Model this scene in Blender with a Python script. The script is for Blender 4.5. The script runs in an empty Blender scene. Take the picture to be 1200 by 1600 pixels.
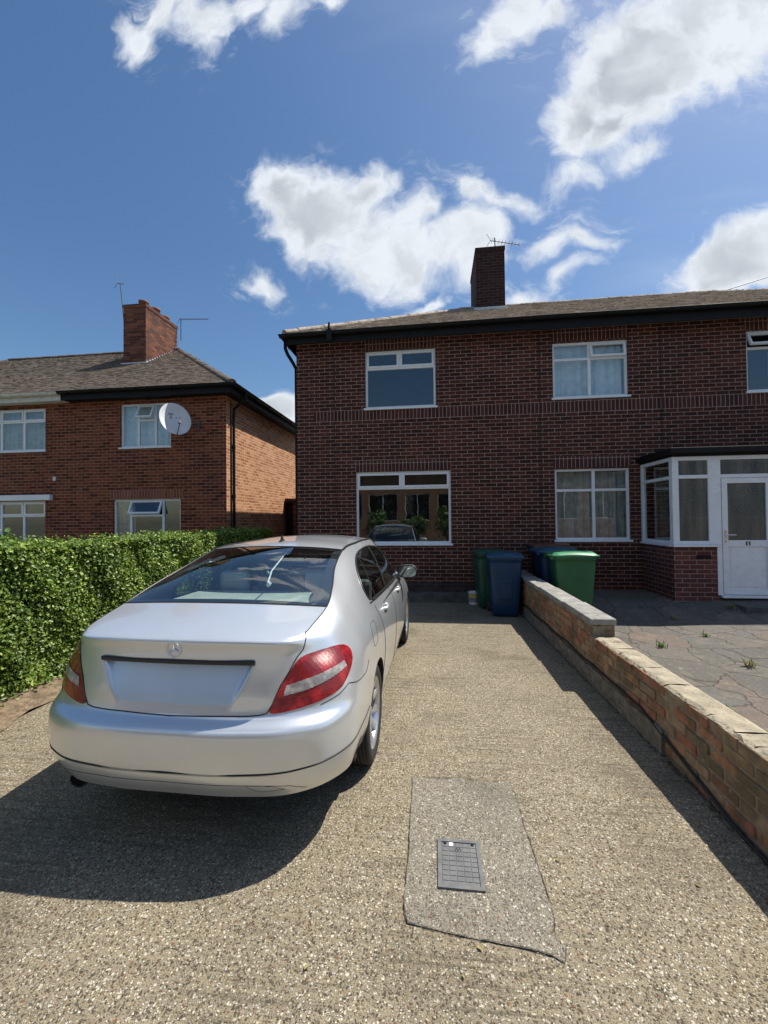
import bpy, bmesh, math, random
import numpy as np
from mathutils import Vector, Matrix, Quaternion
R = math.radians
scene = bpy.context.scene
col = scene.collection
random.seed(7); rng = np.random.default_rng(7)

# ------------------------------------------------------------------ camera
CAM_H = 1.64
cam_d = bpy.data.cameras.new('camera'); cam = bpy.data.objects.new('camera', cam_d); col.objects.link(cam)
_yaw, _pit, _rol = R(6.85), R(.96), R(.6)
_fw = Vector((-math.sin(_yaw)*math.cos(_pit), math.cos(_yaw)*math.cos(_pit), math.sin(_pit)))
_r0 = Vector((math.cos(_yaw), math.sin(_yaw), 0)); _u0 = _r0.cross(_fw)
_r = _r0*math.cos(_rol) - _u0*math.sin(_rol); _u = _r.cross(_fw)
m = Matrix((( _r.x,_u.x,-_fw.x,0),(_r.y,_u.y,-_fw.y,0),(_r.z,_u.z,-_fw.z,CAM_H),(0,0,0,1)))
cam.matrix_world = m
cam_d.sensor_fit = 'VERTICAL'; cam_d.sensor_height = 24.0; cam_d.lens = 24.0*655/1600
cam_d.clip_start = .05; cam_d.clip_end = 2000
scene.camera = cam
scene.view_settings.view_transform = 'Standard'; scene.view_settings.look = 'None'
scene.view_settings.exposure = 0.32; scene.view_settings.gamma = 1.0

# ------------------------------------------------------------------ sun and sky
SUN = Vector((.50, .27, 1.0)).normalized()
sl = bpy.data.lights.new('sun', 'SUN'); sl.energy = 5.0; sl.angle = R(.5); sl.color = (1, .95, .86)
so = bpy.data.objects.new('sun', sl); col.objects.link(so)
so.rotation_mode = 'QUATERNION'; so.rotation_quaternion = SUN.to_track_quat('Z', 'Y')

class NT:
    """tiny node helper"""
    def __init__(s, tree): s.t = tree; s.n = tree.nodes; s.l = tree.links
    def node(s, typ, ins=None, **props):
        n = s.n.new(typ)
        for k, v in props.items(): setattr(n, k, v)
        if ins:
            for k, v in ins.items():
                if hasattr(v, 'is_linked') or isinstance(v, bpy.types.NodeSocket): s.l.new(v, n.inputs[k])
                else: n.inputs[k].default_value = v
        return n
    def math(s, op, a, b=None, c=None, clamp=False):
        ins = {0: a}
        if b is not None: ins[1] = b
        if c is not None: ins[2] = c
        n = s.node('ShaderNodeMath', ins, operation=op); n.use_clamp = clamp
        return n.outputs[0]
    def mix(s, f, a, b, blend='MIX'):
        n = s.n.new('ShaderNodeMix'); n.data_type = 'RGBA'; n.blend_type = blend
        for k, v in ((0, f), (6, a), (7, b)):
            if isinstance(v, bpy.types.NodeSocket): s.l.new(v, n.inputs[k])
            else: n.inputs[k].default_value = (*v, 1) if (k > 0 and len(v) == 3) else v
        return n.outputs[2]
    def noise(s, vec, scale, detail=4, rough=.55, dist=0.0):
        n = s.node('ShaderNodeTexNoise', {'Scale': scale, 'Detail': detail, 'Roughness': rough, 'Distortion': dist})
        if vec is not None: s.l.new(vec, n.inputs['Vector'])
        return n.outputs['Fac']
    def ramp(s, fac, stops, interp='LINEAR'):
        n = s.n.new('ShaderNodeValToRGB'); cr = n.color_ramp; cr.interpolation = interp
        while len(cr.elements) < len(stops): cr.elements.new(.5)
        for e, (p, c) in zip(cr.elements, stops):
            e.position = p; e.color = (*c, 1) if len(c) == 3 else c
        s.l.new(fac, n.inputs[0]); return n.outputs[0]
    def smooth(s, v, a, b):
        n = s.node('ShaderNodeMapRange', {0: v, 1: a, 2: b, 3: 0., 4: 1.}, interpolation_type='SMOOTHSTEP')
        return n.outputs[0]

world = bpy.data.worlds.new('World'); scene.world = world; world.use_nodes = True
w = NT(world.node_tree); w.n.clear()
wout = w.node('ShaderNodeOutputWorld'); bg = w.node('ShaderNodeBackground', {'Strength': .093}); w.l.new(bg.outputs[0], wout.inputs[0])
sky = w.node('ShaderNodeTexSky', sky_type='NISHITA'); sky.sun_disc = False
sky.sun_elevation = math.asin(SUN.z); sky.sun_rotation = math.atan2(SUN.x, SUN.y)
sky.altitude = 50; sky.air_density = 1.15; sky.dust_density = 1.0; sky.ozone_density = 3.2
skyc = w.node('ShaderNodeHueSaturation', {'Saturation': 1.17, 'Value': 1.02, 'Color': sky.outputs[0]}).outputs[0]
tc = w.node('ShaderNodeTexCoord'); sp = w.node('ShaderNodeSeparateXYZ', {0: tc.outputs['Generated']})
X, Y, Z = sp.outputs
ysafe = w.math('MAXIMUM', Y, .05)
gx = w.math('DIVIDE', X, ysafe); gz = w.math('DIVIDE', Z, ysafe)
zs = w.math('MAXIMUM', Z, .08)
P3 = w.node('ShaderNodeCombineXYZ', {0: gx, 1: gz, 2: 0.}).outputs[0]
H3 = w.node('ShaderNodeCombineXYZ', {0: w.math('DIVIDE', X, zs), 1: w.math('DIVIDE', Y, zs), 2: 0.}).outputs[0]
# cloud banks: (azimuth ratio, height ratio, half-width, half-height, tilt, weight)
CLOUDS = [
 (0.142, 1.527, 0.455, 0.235, 0.0, 1.3), (-0.606, 1.916, 0.402, 0.224, 0.0, 1.1), (-0.761, 1.282, 0.092, 0.06, -60.0, 0.62), (-0.697, 1.324, 0.082, 0.068, 0.0, 0.55), (-0.555, 1.276, 0.079, 0.101, -80.0, 0.75), (-0.443, 1.3, 0.077, 0.066, 60.0, 0.6), (-0.384, 1.266, 0.068, 0.074, 80.0, 0.6), (-0.268, 1.284, 0.066, 0.046, 0.0, 0.5), (-0.608, 1.318, 0.143, 0.085, -70.0, 0.7), (-0.272, 0.756, 0.179, 0.136, -30.0, 1.1), (-0.113, 0.646, 0.18, 0.118, -15.0, 1.1), (0.085, 0.644, 0.112, 0.107, 10.0, 0.95), (-0.37, 0.822, 0.109, 0.097, 0.0, 0.9), (-0.175, 0.802, 0.128, 0.071, 0.0, 0.8), (-0.035, 0.725, 0.092, 0.078, 0.0, 0.7), (0.109, 0.787, 0.089, 0.049, -20.0, 0.52), (0.197, 0.74, 0.087, 0.039, -10.0, 0.42), (0.275, 0.642, 0.093, 0.036, 15.0, 0.46), (0.338, 0.641, 0.056, 0.03, 0.0, 0.38), (0.313, 0.565, 0.07, 0.03, 28.0, 0.48), (0.208, 0.527, 0.079, 0.03, 10.0, 0.48), (-0.007, 0.513, 0.068, 0.025, 30.0, 0.5), (-0.422, 0.6, 0.081, 0.044, 0.0, 0.62), (0.491, 1.041, 0.212, 0.192, 45.0, 1.3), (0.336, 0.913, 0.099, 0.082, 60.0, 1.1), (0.625, 1.065, 0.172, 0.16, 30.0, 1.2), (0.717, 1.109, 0.155, 0.158, 0.0, 1.1), (0.419, 0.902, 0.097, 0.074, 20.0, 1.0), (0.196, 1.176, 0.133, 0.069, 45.0, 0.62), (0.269, 1.195, 0.102, 0.061, 0.0, 0.7), (0.151, 1.113, 0.082, 0.054, 60.0, 0.5), (0.666, 0.557, 0.168, 0.088, 20.0, 1.3), (0.731, 0.593, 0.101, 0.085, 0.0, 1.2), (-0.374, 0.267, 0.099, 0.04, 0.0, 1.0), (0.341, 0.792, 0.085, 0.045, 20.0, 0.42), (0.487, 0.842, 0.082, 0.044, 20.0, 0.45)
]
def bank(P, lst):
    out = None
    for (cx, cz, rx, rz, tilt, wt) in lst:
        d = w.node('ShaderNodeVectorMath', {0: P, 1: (cx, cz, 0)}, operation='SUBTRACT').outputs[0]
        d = w.node('ShaderNodeVectorRotate', {'Vector': d, 'Angle': -R(tilt)}, rotation_type='Z_AXIS').outputs[0]
        d = w.node('ShaderNodeVectorMath', {0: d, 1: (1/rx, 1/rz, 0)}, operation='MULTIPLY').outputs[0]
        ln = w.node('ShaderNodeVectorMath', {0: d}, operation='LENGTH').outputs['Value']
        v = w.math('MULTIPLY', w.math('SUBTRACT', 1.0, ln), wt)
        out = v if out is None else w.math('SMOOTH_MAX', out, v, .25)
    return out
warp = w.node('ShaderNodeTexNoise', {'Vector': P3, 'Scale': 5.5, 'Detail': 3.0})
wv = w.node('ShaderNodeVectorMath', {0: warp.outputs['Color'], 1: (.5, .5, .5)}, operation='SUBTRACT').outputs[0]
wv = w.node('ShaderNodeVectorMath', {0: wv, 'Scale': .16}, operation='SCALE').outputs[0]
Pw = w.node('ShaderNodeVectorMath', {0: P3, 1: wv}, operation='ADD').outputs[0]
front = w.math('GREATER_THAN', Y, .06)
n1 = w.noise(Pw, 7.5, 9, .60); n2 = w.noise(Pw, 24.0, 7, .6)
nn = w.math('ADD', w.math('MULTIPLY', w.math('SUBTRACT', n1, .5), 2.1), w.math('MULTIPLY', w.math('SUBTRACT', n2, .5), 1.0))
mk = w.math('ADD', w.math('MULTIPLY', bank(Pw, CLOUDS), 1.9), nn)
mf = w.math('MULTIPLY', w.smooth(mk, -.12, .95), front)
# streaky veil towards the right
veil = w.math('MULTIPLY', w.smooth(w.noise(w.node('ShaderNodeMapping', {'Vector': P3, 'Rotation': (0, 0, R(-38)), 'Scale': (.7, 4.0, 1)}).outputs[0], 1.1, 5, .6), .45, .85), w.smooth(gx, -.45, 1.1))
veil = w.math('MULTIPLY', w.math('MULTIPLY', veil, front), .42)
wisp = w.noise(w.node('ShaderNodeMapping', {'Vector': Pw, 'Rotation': (0, 0, R(-25)), 'Scale': (1.6, 3.2, 1)}).outputs[0], 3.2, 10, .68)
wisp = w.math('MULTIPLY', w.math('MULTIPLY', w.smooth(wisp, .53, .74), w.smooth(w.math('ADD', bank(Pw, CLOUDS), .55), 0., .6)), w.math('MULTIPLY', front, .65))
mb_ = w.math('ADD', bank(H3, [(-.25, -1.0, .8, .5, 20, 1.0), (1.3, -1.7, .9, .5, 0, 1.), (-1.9, -2.2, 1.0, .6, 0, .9)]), w.math('MULTIPLY', w.math('SUBTRACT', w.noise(H3, 3.2, 8, .6), .5), 2.4))
mbk = w.math('MULTIPLY', w.smooth(mb_, .1, .7), w.math('SUBTRACT', 1.0, w.math('GREATER_THAN', Y, .0)))
cov = w.math('MAXIMUM', w.math('MAXIMUM', w.math('MAXIMUM', mf, mbk), wisp), veil, clamp=True)
thick = w.smooth(mk, .75, 1.7)
shade = w.math('MULTIPLY', w.math('MULTIPLY', thick, w.smooth(w.noise(Pw, 3.4, 4, .5), .36, .70)), .85)
ccol = w.mix(shade, (7.2, 7.65, 8.2), (3.5, 3.9, 4.4))
fine_ = w.math('MULTIPLY', w.math('MULTIPLY', w.smooth(w.noise(Pw, 11.0, 7, .62), .44, .66), w.smooth(mk, .25, .95)), .42)
ccol = w.mix(fine_, ccol, (4.4, 4.8, 5.3))
w.l.new(w.mix(cov, skyc, ccol), bg.inputs['Color'])

# ------------------------------------------------------------------ mesh helpers
class MB:
    def __init__(s): s.v = []; s.f = []; s.m = []; s.sm = []
    def add(s, vs, fs, mi=0, smooth=False):
        b = len(s.v); s.v += [tuple(p) for p in vs]
        s.f += [tuple(i+b for i in f) for f in fs]; s.m += [mi]*len(fs); s.sm += [smooth]*len(fs)
    def quad(s, a, b, c, d, mi=0): s.add([a, b, c, d], [(0, 1, 2, 3)], mi)
    def box(s, x0, x1, y0, y1, z0, z1, mi=0, M=None):
        vs = [Vector(p) for p in ((x0,y0,z0),(x1,y0,z0),(x1,y1,z0),(x0,y1,z0),(x0,y0,z1),(x1,y0,z1),(x1,y1,z1),(x0,y1,z1))]
        if M is not None: vs = [M @ p for p in vs]
        s.add(vs, [(0,3,2,1),(4,5,6,7),(0,1,5,4),(1,2,6,5),(2,3,7,6),(3,0,4,7)], mi)
    def bbox(s, x0, x1, y0, y1, z0, z1, b=.004, mi=0, M=None):
        """box with chamfered edges"""
        bm = bmesh.new(); bmesh.ops.create_cube(bm, size=1)
        for v in bm.verts: v.co = Vector(((x0+x1)/2+v.co.x*(x1-x0), (y0+y1)/2+v.co.y*(y1-y0), (z0+z1)/2+v.co.z*(z1-z0)))
        bmesh.ops.bevel(bm, geom=bm.edges[:], offset=b, segments=2, affect='EDGES', profile=.5)
        bm.verts.index_update()
        s.add([(M @ v.co) if M is not None else v.co.copy() for v in bm.verts], [tuple(v.index for v in f.verts) for f in bm.faces], mi, False); bm.free()
    def tube(s, pts, r, n=8, mi=0, cap=True, smooth=True):
        pts = [Vector(p) for p in pts]; rs = r if isinstance(r, (list, tuple)) else [r]*len(pts)
        b = len(s.v); t0 = (pts[1]-pts[0]).normalized()
        up = Vector((0, 0, 1)) if abs(t0.z) < .9 else Vector((1, 0, 0))
        a = t0.cross(up).normalized()
        vs = []
        for i, p in enumerate(pts):
            t = (pts[min(i+1, len(pts)-1)]-pts[max(i-1, 0)]).normalized()
            a = (a - t*a.dot(t)).normalized(); c = t.cross(a)
            vs += [p + (a*math.cos(2*math.pi*k/n) + c*math.sin(2*math.pi*k/n))*rs[i] for k in range(n)]
        fs = [(i*n+k, i*n+(k+1) % n, (i+1)*n+(k+1) % n, (i+1)*n+k) for i in range(len(pts)-1) for k in range(n)]
        s.add(vs, fs, mi, smooth)
        if cap: s.add([vs[k] for k in range(n)], [tuple(range(n))[::-1]], mi); s.add(vs[-n:], [tuple(range(n))], mi)
    def lathe(s, prof, n=32, mi=0, M=None, smooth=True):
        """prof: (radius, height) about z"""
        vs = []
        for r_, h in prof: vs += [Vector((r_*math.cos(2*math.pi*k/n), r_*math.sin(2*math.pi*k/n), h)) for k in range(n)]
        if M is not None: vs = [M @ p for p in vs]
        fs = [(i*n+k, i*n+(k+1) % n, (i+1)*n+(k+1) % n, (i+1)*n+k) for i in range(len(prof)-1) for k in range(n)]
        s.add(vs, fs, mi, smooth)
    def grid(s, G, mi=0, flip=False, smooth=True):
        nu, nv = len(G), len(G[0]); vs = [p for row in G for p in row]
        fs = [(i*nv+j, (i+1)*nv+j, (i+1)*nv+j+1, i*nv+j+1) for i in range(nu-1) for j in range(nv-1)]
        if flip: fs = [f[::-1] for f in fs]
        s.add(vs, fs, mi, smooth)
    def build(s, name, mats, parent=None, local=False):
        if not isinstance(mats, (list, tuple)): mats = [mats]
        me = bpy.data.meshes.new(name)
        off = Vector((0, 0, 0))
        if parent is not None and not local:
            p = parent
            while p is not None: off += p.location; p = p.parent
        me.from_pydata([(v[0]-off.x, v[1]-off.y, v[2]-off.z) for v in s.v], [], s.f)
        for mt in mats: me.materials.append(mt)
        me.polygons.foreach_set('material_index', s.m); me.polygons.foreach_set('use_smooth', s.sm)
        me.update()
        o = bpy.data.objects.new(name, me); col.objects.link(o)
        if parent is not None: o.parent = parent
        return o

def tag(o, label=None, cat=None, group=None, kind=None):
    if label: o['label'] = label
    if cat: o['category'] = cat
    if group: o['group'] = group
    if kind: o['kind'] = kind
    return o
def empty(name, label, cat, loc=(0, 0, 0), rz=0, group=None):
    o = bpy.data.objects.new(name, None); col.objects.link(o); o.location = loc; o.rotation_euler = (0, 0, rz)
    o.empty_display_size = .1
    return tag(o, label, cat, group)
def copy_tree(o, parent=None):
    c = o.copy(); col.objects.link(c)
    if parent is not None: c.parent = parent
    for ch in list(o.children): copy_tree(ch, c)
    return c

# ------------------------------------------------------------------ materials
MATS = {}
def new_mat(name):
    mt = bpy.data.materials.new(name); mt.use_nodes = True
    t = NT(mt.node_tree); b = t.n['Principled BSDF']; MATS[name] = mt
    return mt, t, b
def plain(name, c, rough=.5, metal=0.0, var=.15, nscale=8, bump=0.0, bscale=60, coat=0.0, spec=.5, dirt=None):
    mt, t, b = new_mat(name)
    geo = t.node('ShaderNodeNewGeometry').outputs['Position']
    n = t.noise(geo, nscale, 5)
    lo = tuple(x*(1-var) for x in c); hi = tuple(min(1, x*(1+var)) for x in c)
    cc = t.ramp(n, [(.3, lo), (.7, hi)])
    if dirt: cc = t.mix(t.smooth(t.noise(geo, nscale*2.3, 6, .65), .52, .72), cc, dirt)
    t.l.new(cc, b.inputs['Base Color'])
    b.inputs['Roughness'].default_value = rough; b.inputs['Metallic'].default_value = metal
    b.inputs['Coat Weight'].default_value = coat; b.inputs['Coat Roughness'].default_value = .04
    b.inputs['Specular IOR Level'].default_value = spec
    if bump:
        bp = t.node('ShaderNodeBump', {'Strength': 1.0, 'Distance': bump, 'Height': t.noise(geo, bscale, 4)})
        t.l.new(bp.outputs[0], b.inputs['Normal'])
    return mt
def wallcoords(t):
    """(along wall, up, soldier) from world position and the face normal"""
    g = t.node('ShaderNodeNewGeometry'); p = t.node('ShaderNodeSeparateXYZ', {0: g.outputs['Position']}).outputs
    n = t.node('ShaderNodeSeparateXYZ', {0: g.outputs['True Normal']}).outputs
    facing = t.math('GREATER_THAN', t.math('ABSOLUTE', n[1]), .6)
    flat = t.math('GREATER_THAN', t.math('ABSOLUTE', n[2]), .7)
    u = t.math('ADD', t.math('MULTIPLY', p[0], facing), t.math('MULTIPLY', t.math('ADD', p[1], .1125), t.math('SUBTRACT', 1., facing)))
    v = t.math('ADD', t.math('MULTIPLY', p[2], t.math('SUBTRACT', 1., flat)), t.math('MULTIPLY', p[0], flat))
    return g.outputs['Position'], u, v, p
def brick(name, c1, c2, c3, mortar, soldier=False, dz=0.01, du=0.0, mort=.0055, rough=.85, stain=(.5, .45, .42), stain_amt=.25, bump=.004, bw=.225, rh=.075, mvar=.35):
    mt, t, b = new_mat(name)
    pos, u, v, p = wallcoords(t)
    u = t.math('ADD', u, du); v = t.math('SUBTRACT', v, dz)
    a, bb = (v, u) if soldier else (u, v)
    vec = t.node('ShaderNodeCombineXYZ', {0: a, 1: bb, 2: 0.}).outputs[0]
    # slight wobble so that courses are not ruler straight
    wob = t.node('ShaderNodeTexNoise', {'Vector': pos, 'Scale': 9.0, 'Detail': 3.0})
    wv = t.node('ShaderNodeVectorMath', {0: wob.outputs['Color'], 1: (.5, .5, .5)}, operation='SUBTRACT').outputs[0]
    wv = t.node('ShaderNodeVectorMath', {0: wv, 'Scale': .010}, operation='SCALE').outputs[0]
    vec = t.node('ShaderNodeVectorMath', {0: vec, 1: wv}, operation='ADD').outputs[0]
    br = t.n.new('ShaderNodeTexBrick'); t.l.new(vec, br.inputs['Vector'])
    br.offset = 0.0 if soldier else .5
    for k, val in (('Scale', 1.0), ('Mortar Size', mort), ('Mortar Smooth', .15), ('Bias', 0.0), ('Brick Width', bw), ('Row Height', rh)): br.inputs[k].default_value = val
    br.inputs['Color1'].default_value = (0, 0, 0, 1); br.inputs['Color2'].default_value = (1, 1, 1, 1); br.inputs['Mortar'].default_value = (.5, .5, .5, 1)
    rnd = t.node('ShaderNodeSeparateColor', {0: br.outputs['Color']}).outputs[0]
    base = t.ramp(rnd, [(0.0, c1), (.45, c2), (.9, c3)])
    base = t.mix(t.math('MULTIPLY', t.smooth(t.noise(pos, 45, 5, .6), .35, .75), .45), base, tuple(x*.55 for x in c2))
    base = t.mix(t.math('MULTIPLY', t.smooth(t.noise(pos, 1.1, 6, .65), .48, .75), stain_amt), base, stain)
    mo = t.mix(t.math('MULTIPLY', t.smooth(t.noise(pos, 5, 5, .65), .35, .7), mvar*1.6, clamp=True), mortar, tuple(x*.45 for x in mortar))
    t.l.new(t.mix(br.outputs['Fac'], base, mo), b.inputs['Base Color'])
    b.inputs['Roughness'].default_value = rough; b.inputs['Specular IOR Level'].default_value = .3
    h = t.math('ADD', t.math('MULTIPLY', t.math('SUBTRACT', 1., br.outputs['Fac']), 1.), t.math('MULTIPLY', t.noise(pos, 90, 4), .5))
    bp = t.node('ShaderNodeBump', {'Strength': 1.0, 'Distance': bump, 'Height': h}); t.l.new(bp.outputs[0], b.inputs['Normal'])
    return mt
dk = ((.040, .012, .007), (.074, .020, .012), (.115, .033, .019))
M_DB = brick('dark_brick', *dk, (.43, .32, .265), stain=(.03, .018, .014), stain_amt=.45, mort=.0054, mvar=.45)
M_DS = brick('dark_brick_soldier', (.048,.014,.012), (.072,.021,.017), (.10,.031,.023), (.40, .305, .26), soldier=True, stain=(.05, .035, .03), stain_amt=.2, du=.03, dz=3.685, mort=.0058, mvar=.25)
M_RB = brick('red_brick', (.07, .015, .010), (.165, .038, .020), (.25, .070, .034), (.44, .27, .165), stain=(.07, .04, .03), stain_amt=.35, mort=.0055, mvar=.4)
M_RBS = brick('sunlit_red_brick', (.32, .115, .05), (.48, .20, .095), (.60, .31, .17), (.78, .60, .40), stain=(.54, .34, .20), stain_amt=.4, mort=.0065, mvar=.3)  # side wall: buff brick with the sunlight painted into a lighter colour
M_RS = brick('red_brick_soldier', (.19, .055, .03), (.24, .07, .04), (.27, .09, .05), (.40, .30, .22), soldier=True, dz=2.19)
M_OB = brick('orange_brick', (.20, .105, .06), (.25, .135, .075), (.30, .17, .10), (.34, .28, .22))
M_PB = brick('porch_brick', (.105, .032, .026), (.14, .043, .032), (.17, .055, .04), (.36, .29, .26), stain=(.05, .03, .03), stain_amt=.4)
M_GW = brick('garden_wall_brick', (.30, .10, .055), (.46, .30, .17), (.58, .22, .12), (.40, .34, .24), stain=(.17, .135, .075), stain_amt=.85, mort=.0085, bump=.012, mvar=.7)
M_WHITE = plain('white_upvc', (.80, .82, .84), .35, var=.05, coat=.15, dirt=(.68, .70, .70))
M_BLACK = plain('black_gutter', (.007, .007, .008), .6, var=.4, dirt=(.016, .014, .012), spec=.25)
M_WGUT = plain('white_gutter', (.62, .61, .55), .5, var=.15, dirt=(.35, .34, .30))
M_LEAD = plain('lead', (.50, .53, .56), .5, var=.25, nscale=20)
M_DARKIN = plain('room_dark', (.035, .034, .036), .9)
M_CURT = plain('net_curtain', (.72, .76, .80), .9, var=.14)
M_CURT2 = plain('old_net_curtain', (.36, .35, .33), .9, var=.3)
M_RUB = plain('rubber', (.022, .022, .023), .75, var=.2, bump=.001, bscale=120)
M_BPL = plain('black_plastic', (.02, .02, .021), .35, var=.2)
M_CHROME = plain('chrome', (.82, .83, .84), .08, metal=1, var=.03)
M_ALLOY = plain('alloy', (.56, .57, .59), .3, metal=.75, var=.05, coat=.5)
M_ALU = plain('aerial_metal', (.13, .13, .14), .5, metal=.6)
M_CABLE = plain('cable_black', (.014, .014, .015), .55)
M_SOIL = plain('soil', (.20, .145, .09), .95, var=.5, nscale=14, bump=.02, bscale=45, dirt=(.09, .065, .04))

def glass(name, tint=(.75, .85, .85), ior=1.75, rough=0.0, absorb=1.0):
    mt, t, b = new_mat(name); t.n.remove(b)
    out = [n for n in t.n if n.type == 'OUTPUT_MATERIAL'][0]
    geo = t.node('ShaderNodeNewGeometry').outputs['Position']
    bp = t.node('ShaderNodeBump', {'Strength': .35, 'Distance': .004, 'Height': t.noise(geo, 1.6, 2)})
    tr = t.node('ShaderNodeBsdfTransparent', {0: (*[x*absorb for x in tint], 1)})
    gl = t.node('ShaderNodeBsdfGlossy', {'Color': (1, 1, 1, 1), 'Roughness': rough, 'Normal': bp.outputs[0]})
    g = t.node('ShaderNodeNewGeometry').outputs['Backfacing']
    eta = t.math('ADD', t.math('MULTIPLY', g, 1/ior-ior), ior)      # same reflectance from either side of the thin pane
    fr = t.node('ShaderNodeFresnel', {'IOR': eta, 'Normal': bp.outputs[0]})
    ms = t.node('ShaderNodeMixShader', {0: fr.outputs[0], 1: tr.outputs[0], 2: gl.outputs[0]})
    t.l.new(ms.outputs[0], out.inputs[0]); return mt
M_GLASS = glass('window_glass', (.90, .94, .94), 1.78)
M_CGLASS = glass('car_glass', (.80, .90, .88), 2.5)
M_CSIDE = glass('car_side_glass', (.42, .48, .47), 1.6)
# obscure (patterned) porch glass
def obscure():
    mt, t, b = new_mat('obscure_glass')
    geo = t.node('ShaderNodeNewGeometry').outputs['Position']
    vo = t.node('ShaderNodeTexVoronoi', {'Vector': geo, 'Scale': 55.0}, feature='SMOOTH_F1')
    mp = t.node('ShaderNodeMapping', {'Vector': geo, 'Scale': (3, 3, .35)}).outputs[0]
    cc = t.ramp(t.noise(mp, 2.2, 5), [(.3, (.035, .045, .05)), (.5, (.08, .08, .07)), (.7, (.15, .14, .11))])
    t.l.new(cc, b.inputs['Base Color']); b.inputs['Roughness'].default_value = .12; b.inputs['Coat Weight'].default_value = .6
    bp = t.node('ShaderNodeBump', {'Strength': .9, 'Distance': .006, 'Height': vo.outputs['Distance']}); t.l.new(bp.outputs[0], b.inputs['Normal'])
    return mt
M_OBS = obscure()

# ------------------------------------------------------------------ ground
def concrete(name, base, stones, dark, ridge=1.0, stonescale=95, sat=1.0):
    mt, t, b = new_mat(name)
    geo = t.node('ShaderNodeNewGeometry').outputs['Position']
    wob = t.node('ShaderNodeTexNoise', {'Vector': geo, 'Scale': 70.0, 'Detail': 3.0})
    gv = t.node('ShaderNodeVectorMath', {0: geo, 1: t.node('ShaderNodeVectorMath', {0: wob.outputs['Color'], 'Scale': .016}, operation='SCALE').outputs[0]}, operation='ADD').outputs[0]
    gv = t.node('ShaderNodeVectorMath', {0: gv, 1: (1, 1, 0)}, operation='MULTIPLY').outputs[0]
    v1 = t.node('ShaderNodeTexVoronoi', {'Vector': gv, 'Scale': stonescale, 'Randomness': 1.0}, feature='F1')
    v2 = t.node('ShaderNodeTexVoronoi', {'Vector': gv, 'Scale': stonescale*.5}, feature='F1')
    r1 = t.node('ShaderNodeSeparateColor', {0: v1.outputs['Color']}).outputs
    r2 = t.node('ShaderNodeSeparateColor', {0: v2.outputs['Color']}).outputs
    sc = t.ramp(r1[0], stones, 'CONSTANT')
    grain = t.ramp(t.noise(geo, 210, 5, .7), [(.32, dark), (.5, base), (.68, tuple(min(1, x*1.45) for x in base))])
    body = t.math('MULTIPLY', t.smooth(v1.outputs['Distance'], .60, .42), t.math('GREATER_THAN', r1[1], .22))
    c = t.mix(body, grain, sc)
    big = t.math('MULTIPLY', t.smooth(v2.outputs['Distance'], .40, .30), t.math('GREATER_THAN', r2[1], .90))
    c = t.mix(big, c, (.58, .52, .40))
    bigd = t.math('MULTIPLY', t.smooth(v2.outputs['Distance'], .40, .28), t.math('LESS_THAN', r2[1], .07))
    c = t.mix(bigd, c, (.20, .11, .06))
    # brushed lines running across the drive
    mp = t.node('ShaderNodeMapping', {'Vector': geo, 'Scale': (1.3, 30., 1.), 'Rotation': (0, 0, R(1.5))}).outputs[0]
    ln = t.noise(mp, 1.3, 6, .7)
    rid = t.math('MULTIPLY', t.smooth(ln, .46, .66), t.smooth(t.noise(geo, .9, 4), .34, .60))
    c = t.mix(t.math('MULTIPLY', rid, .72*ridge), c, tuple(x*.36 for x in base))
    # stains and worn pale patches
    c = t.mix(t.math('MULTIPLY', t.smooth(t.noise(geo, 1.1, 8, .68), .48, .68), .55), c, tuple(x*.42 for x in base))
    c = t.mix(t.math('MULTIPLY', t.smooth(t.noise(geo, 2.7, 6, .65), .58, .74), .45), c, tuple(min(1, x*1.35) for x in base))
    sp_ = t.node('ShaderNodeTexVoronoi', {'Vector': geo, 'Scale': 2.6}, feature='F1')
    c = t.mix(t.math('MULTIPLY', t.math('MULTIPLY', t.smooth(sp_.outputs['Distance'], .10, .02), t.smooth(t.noise(geo, 40, 3), .4, .6)), .55), c, tuple(x*.25 for x in base))
    t.l.new(c, b.inputs['Base Color']); b.inputs['Roughness'].default_value = .88; b.inputs['Specular IOR Level'].default_value = .35
    h = t.math('ADD', t.math('MULTIPLY', body, .6), t.math('ADD', t.math('MULTIPLY', ln, 1.1*ridge), t.math('MULTIPLY', t.noise(geo, 40, 5), .7)))
    bp = t.node('ShaderNodeBump', {'Strength': 1.0, 'Distance': .009, 'Height': h}); t.l.new(bp.outputs[0], b.inputs['Normal'])
    return mt
M_DRIVE = concrete('exposed_aggregate', (.285, .238, .160), [(0, (.24, .200, .135)), (.20, (.385, .325, .215)), (.36, (.075, .062, .045)), (.54, (.60, .55, .42)), (.70, (.29, .25, .18)), (.79, (.12, .092, .063)), (.90, (.27, .17, .10)), (.94, (.54, .51, .45))], (.050, .041, .029), stonescale=125)
M_PATCH = concrete('patch_concrete', (.245, .218, .168), [(0, (.21, .185, .145)), (.32, (.32, .285, .225)), (.52, (.10, .088, .068)), (.70, (.50, .465, .39)), (.86, (.26, .23, .18)), (.95, (.18, .12, .08))], (.075, .066, .052), ridge=.15, stonescale=135)
M_CRACK = plain('crack', (.05, .042, .03), .95, var=.4, nscale=30)
M_STRIP = plain('old_step', (.10, .092, .082), .9, var=.4, nscale=6, bump=.004, bscale=60)
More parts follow.
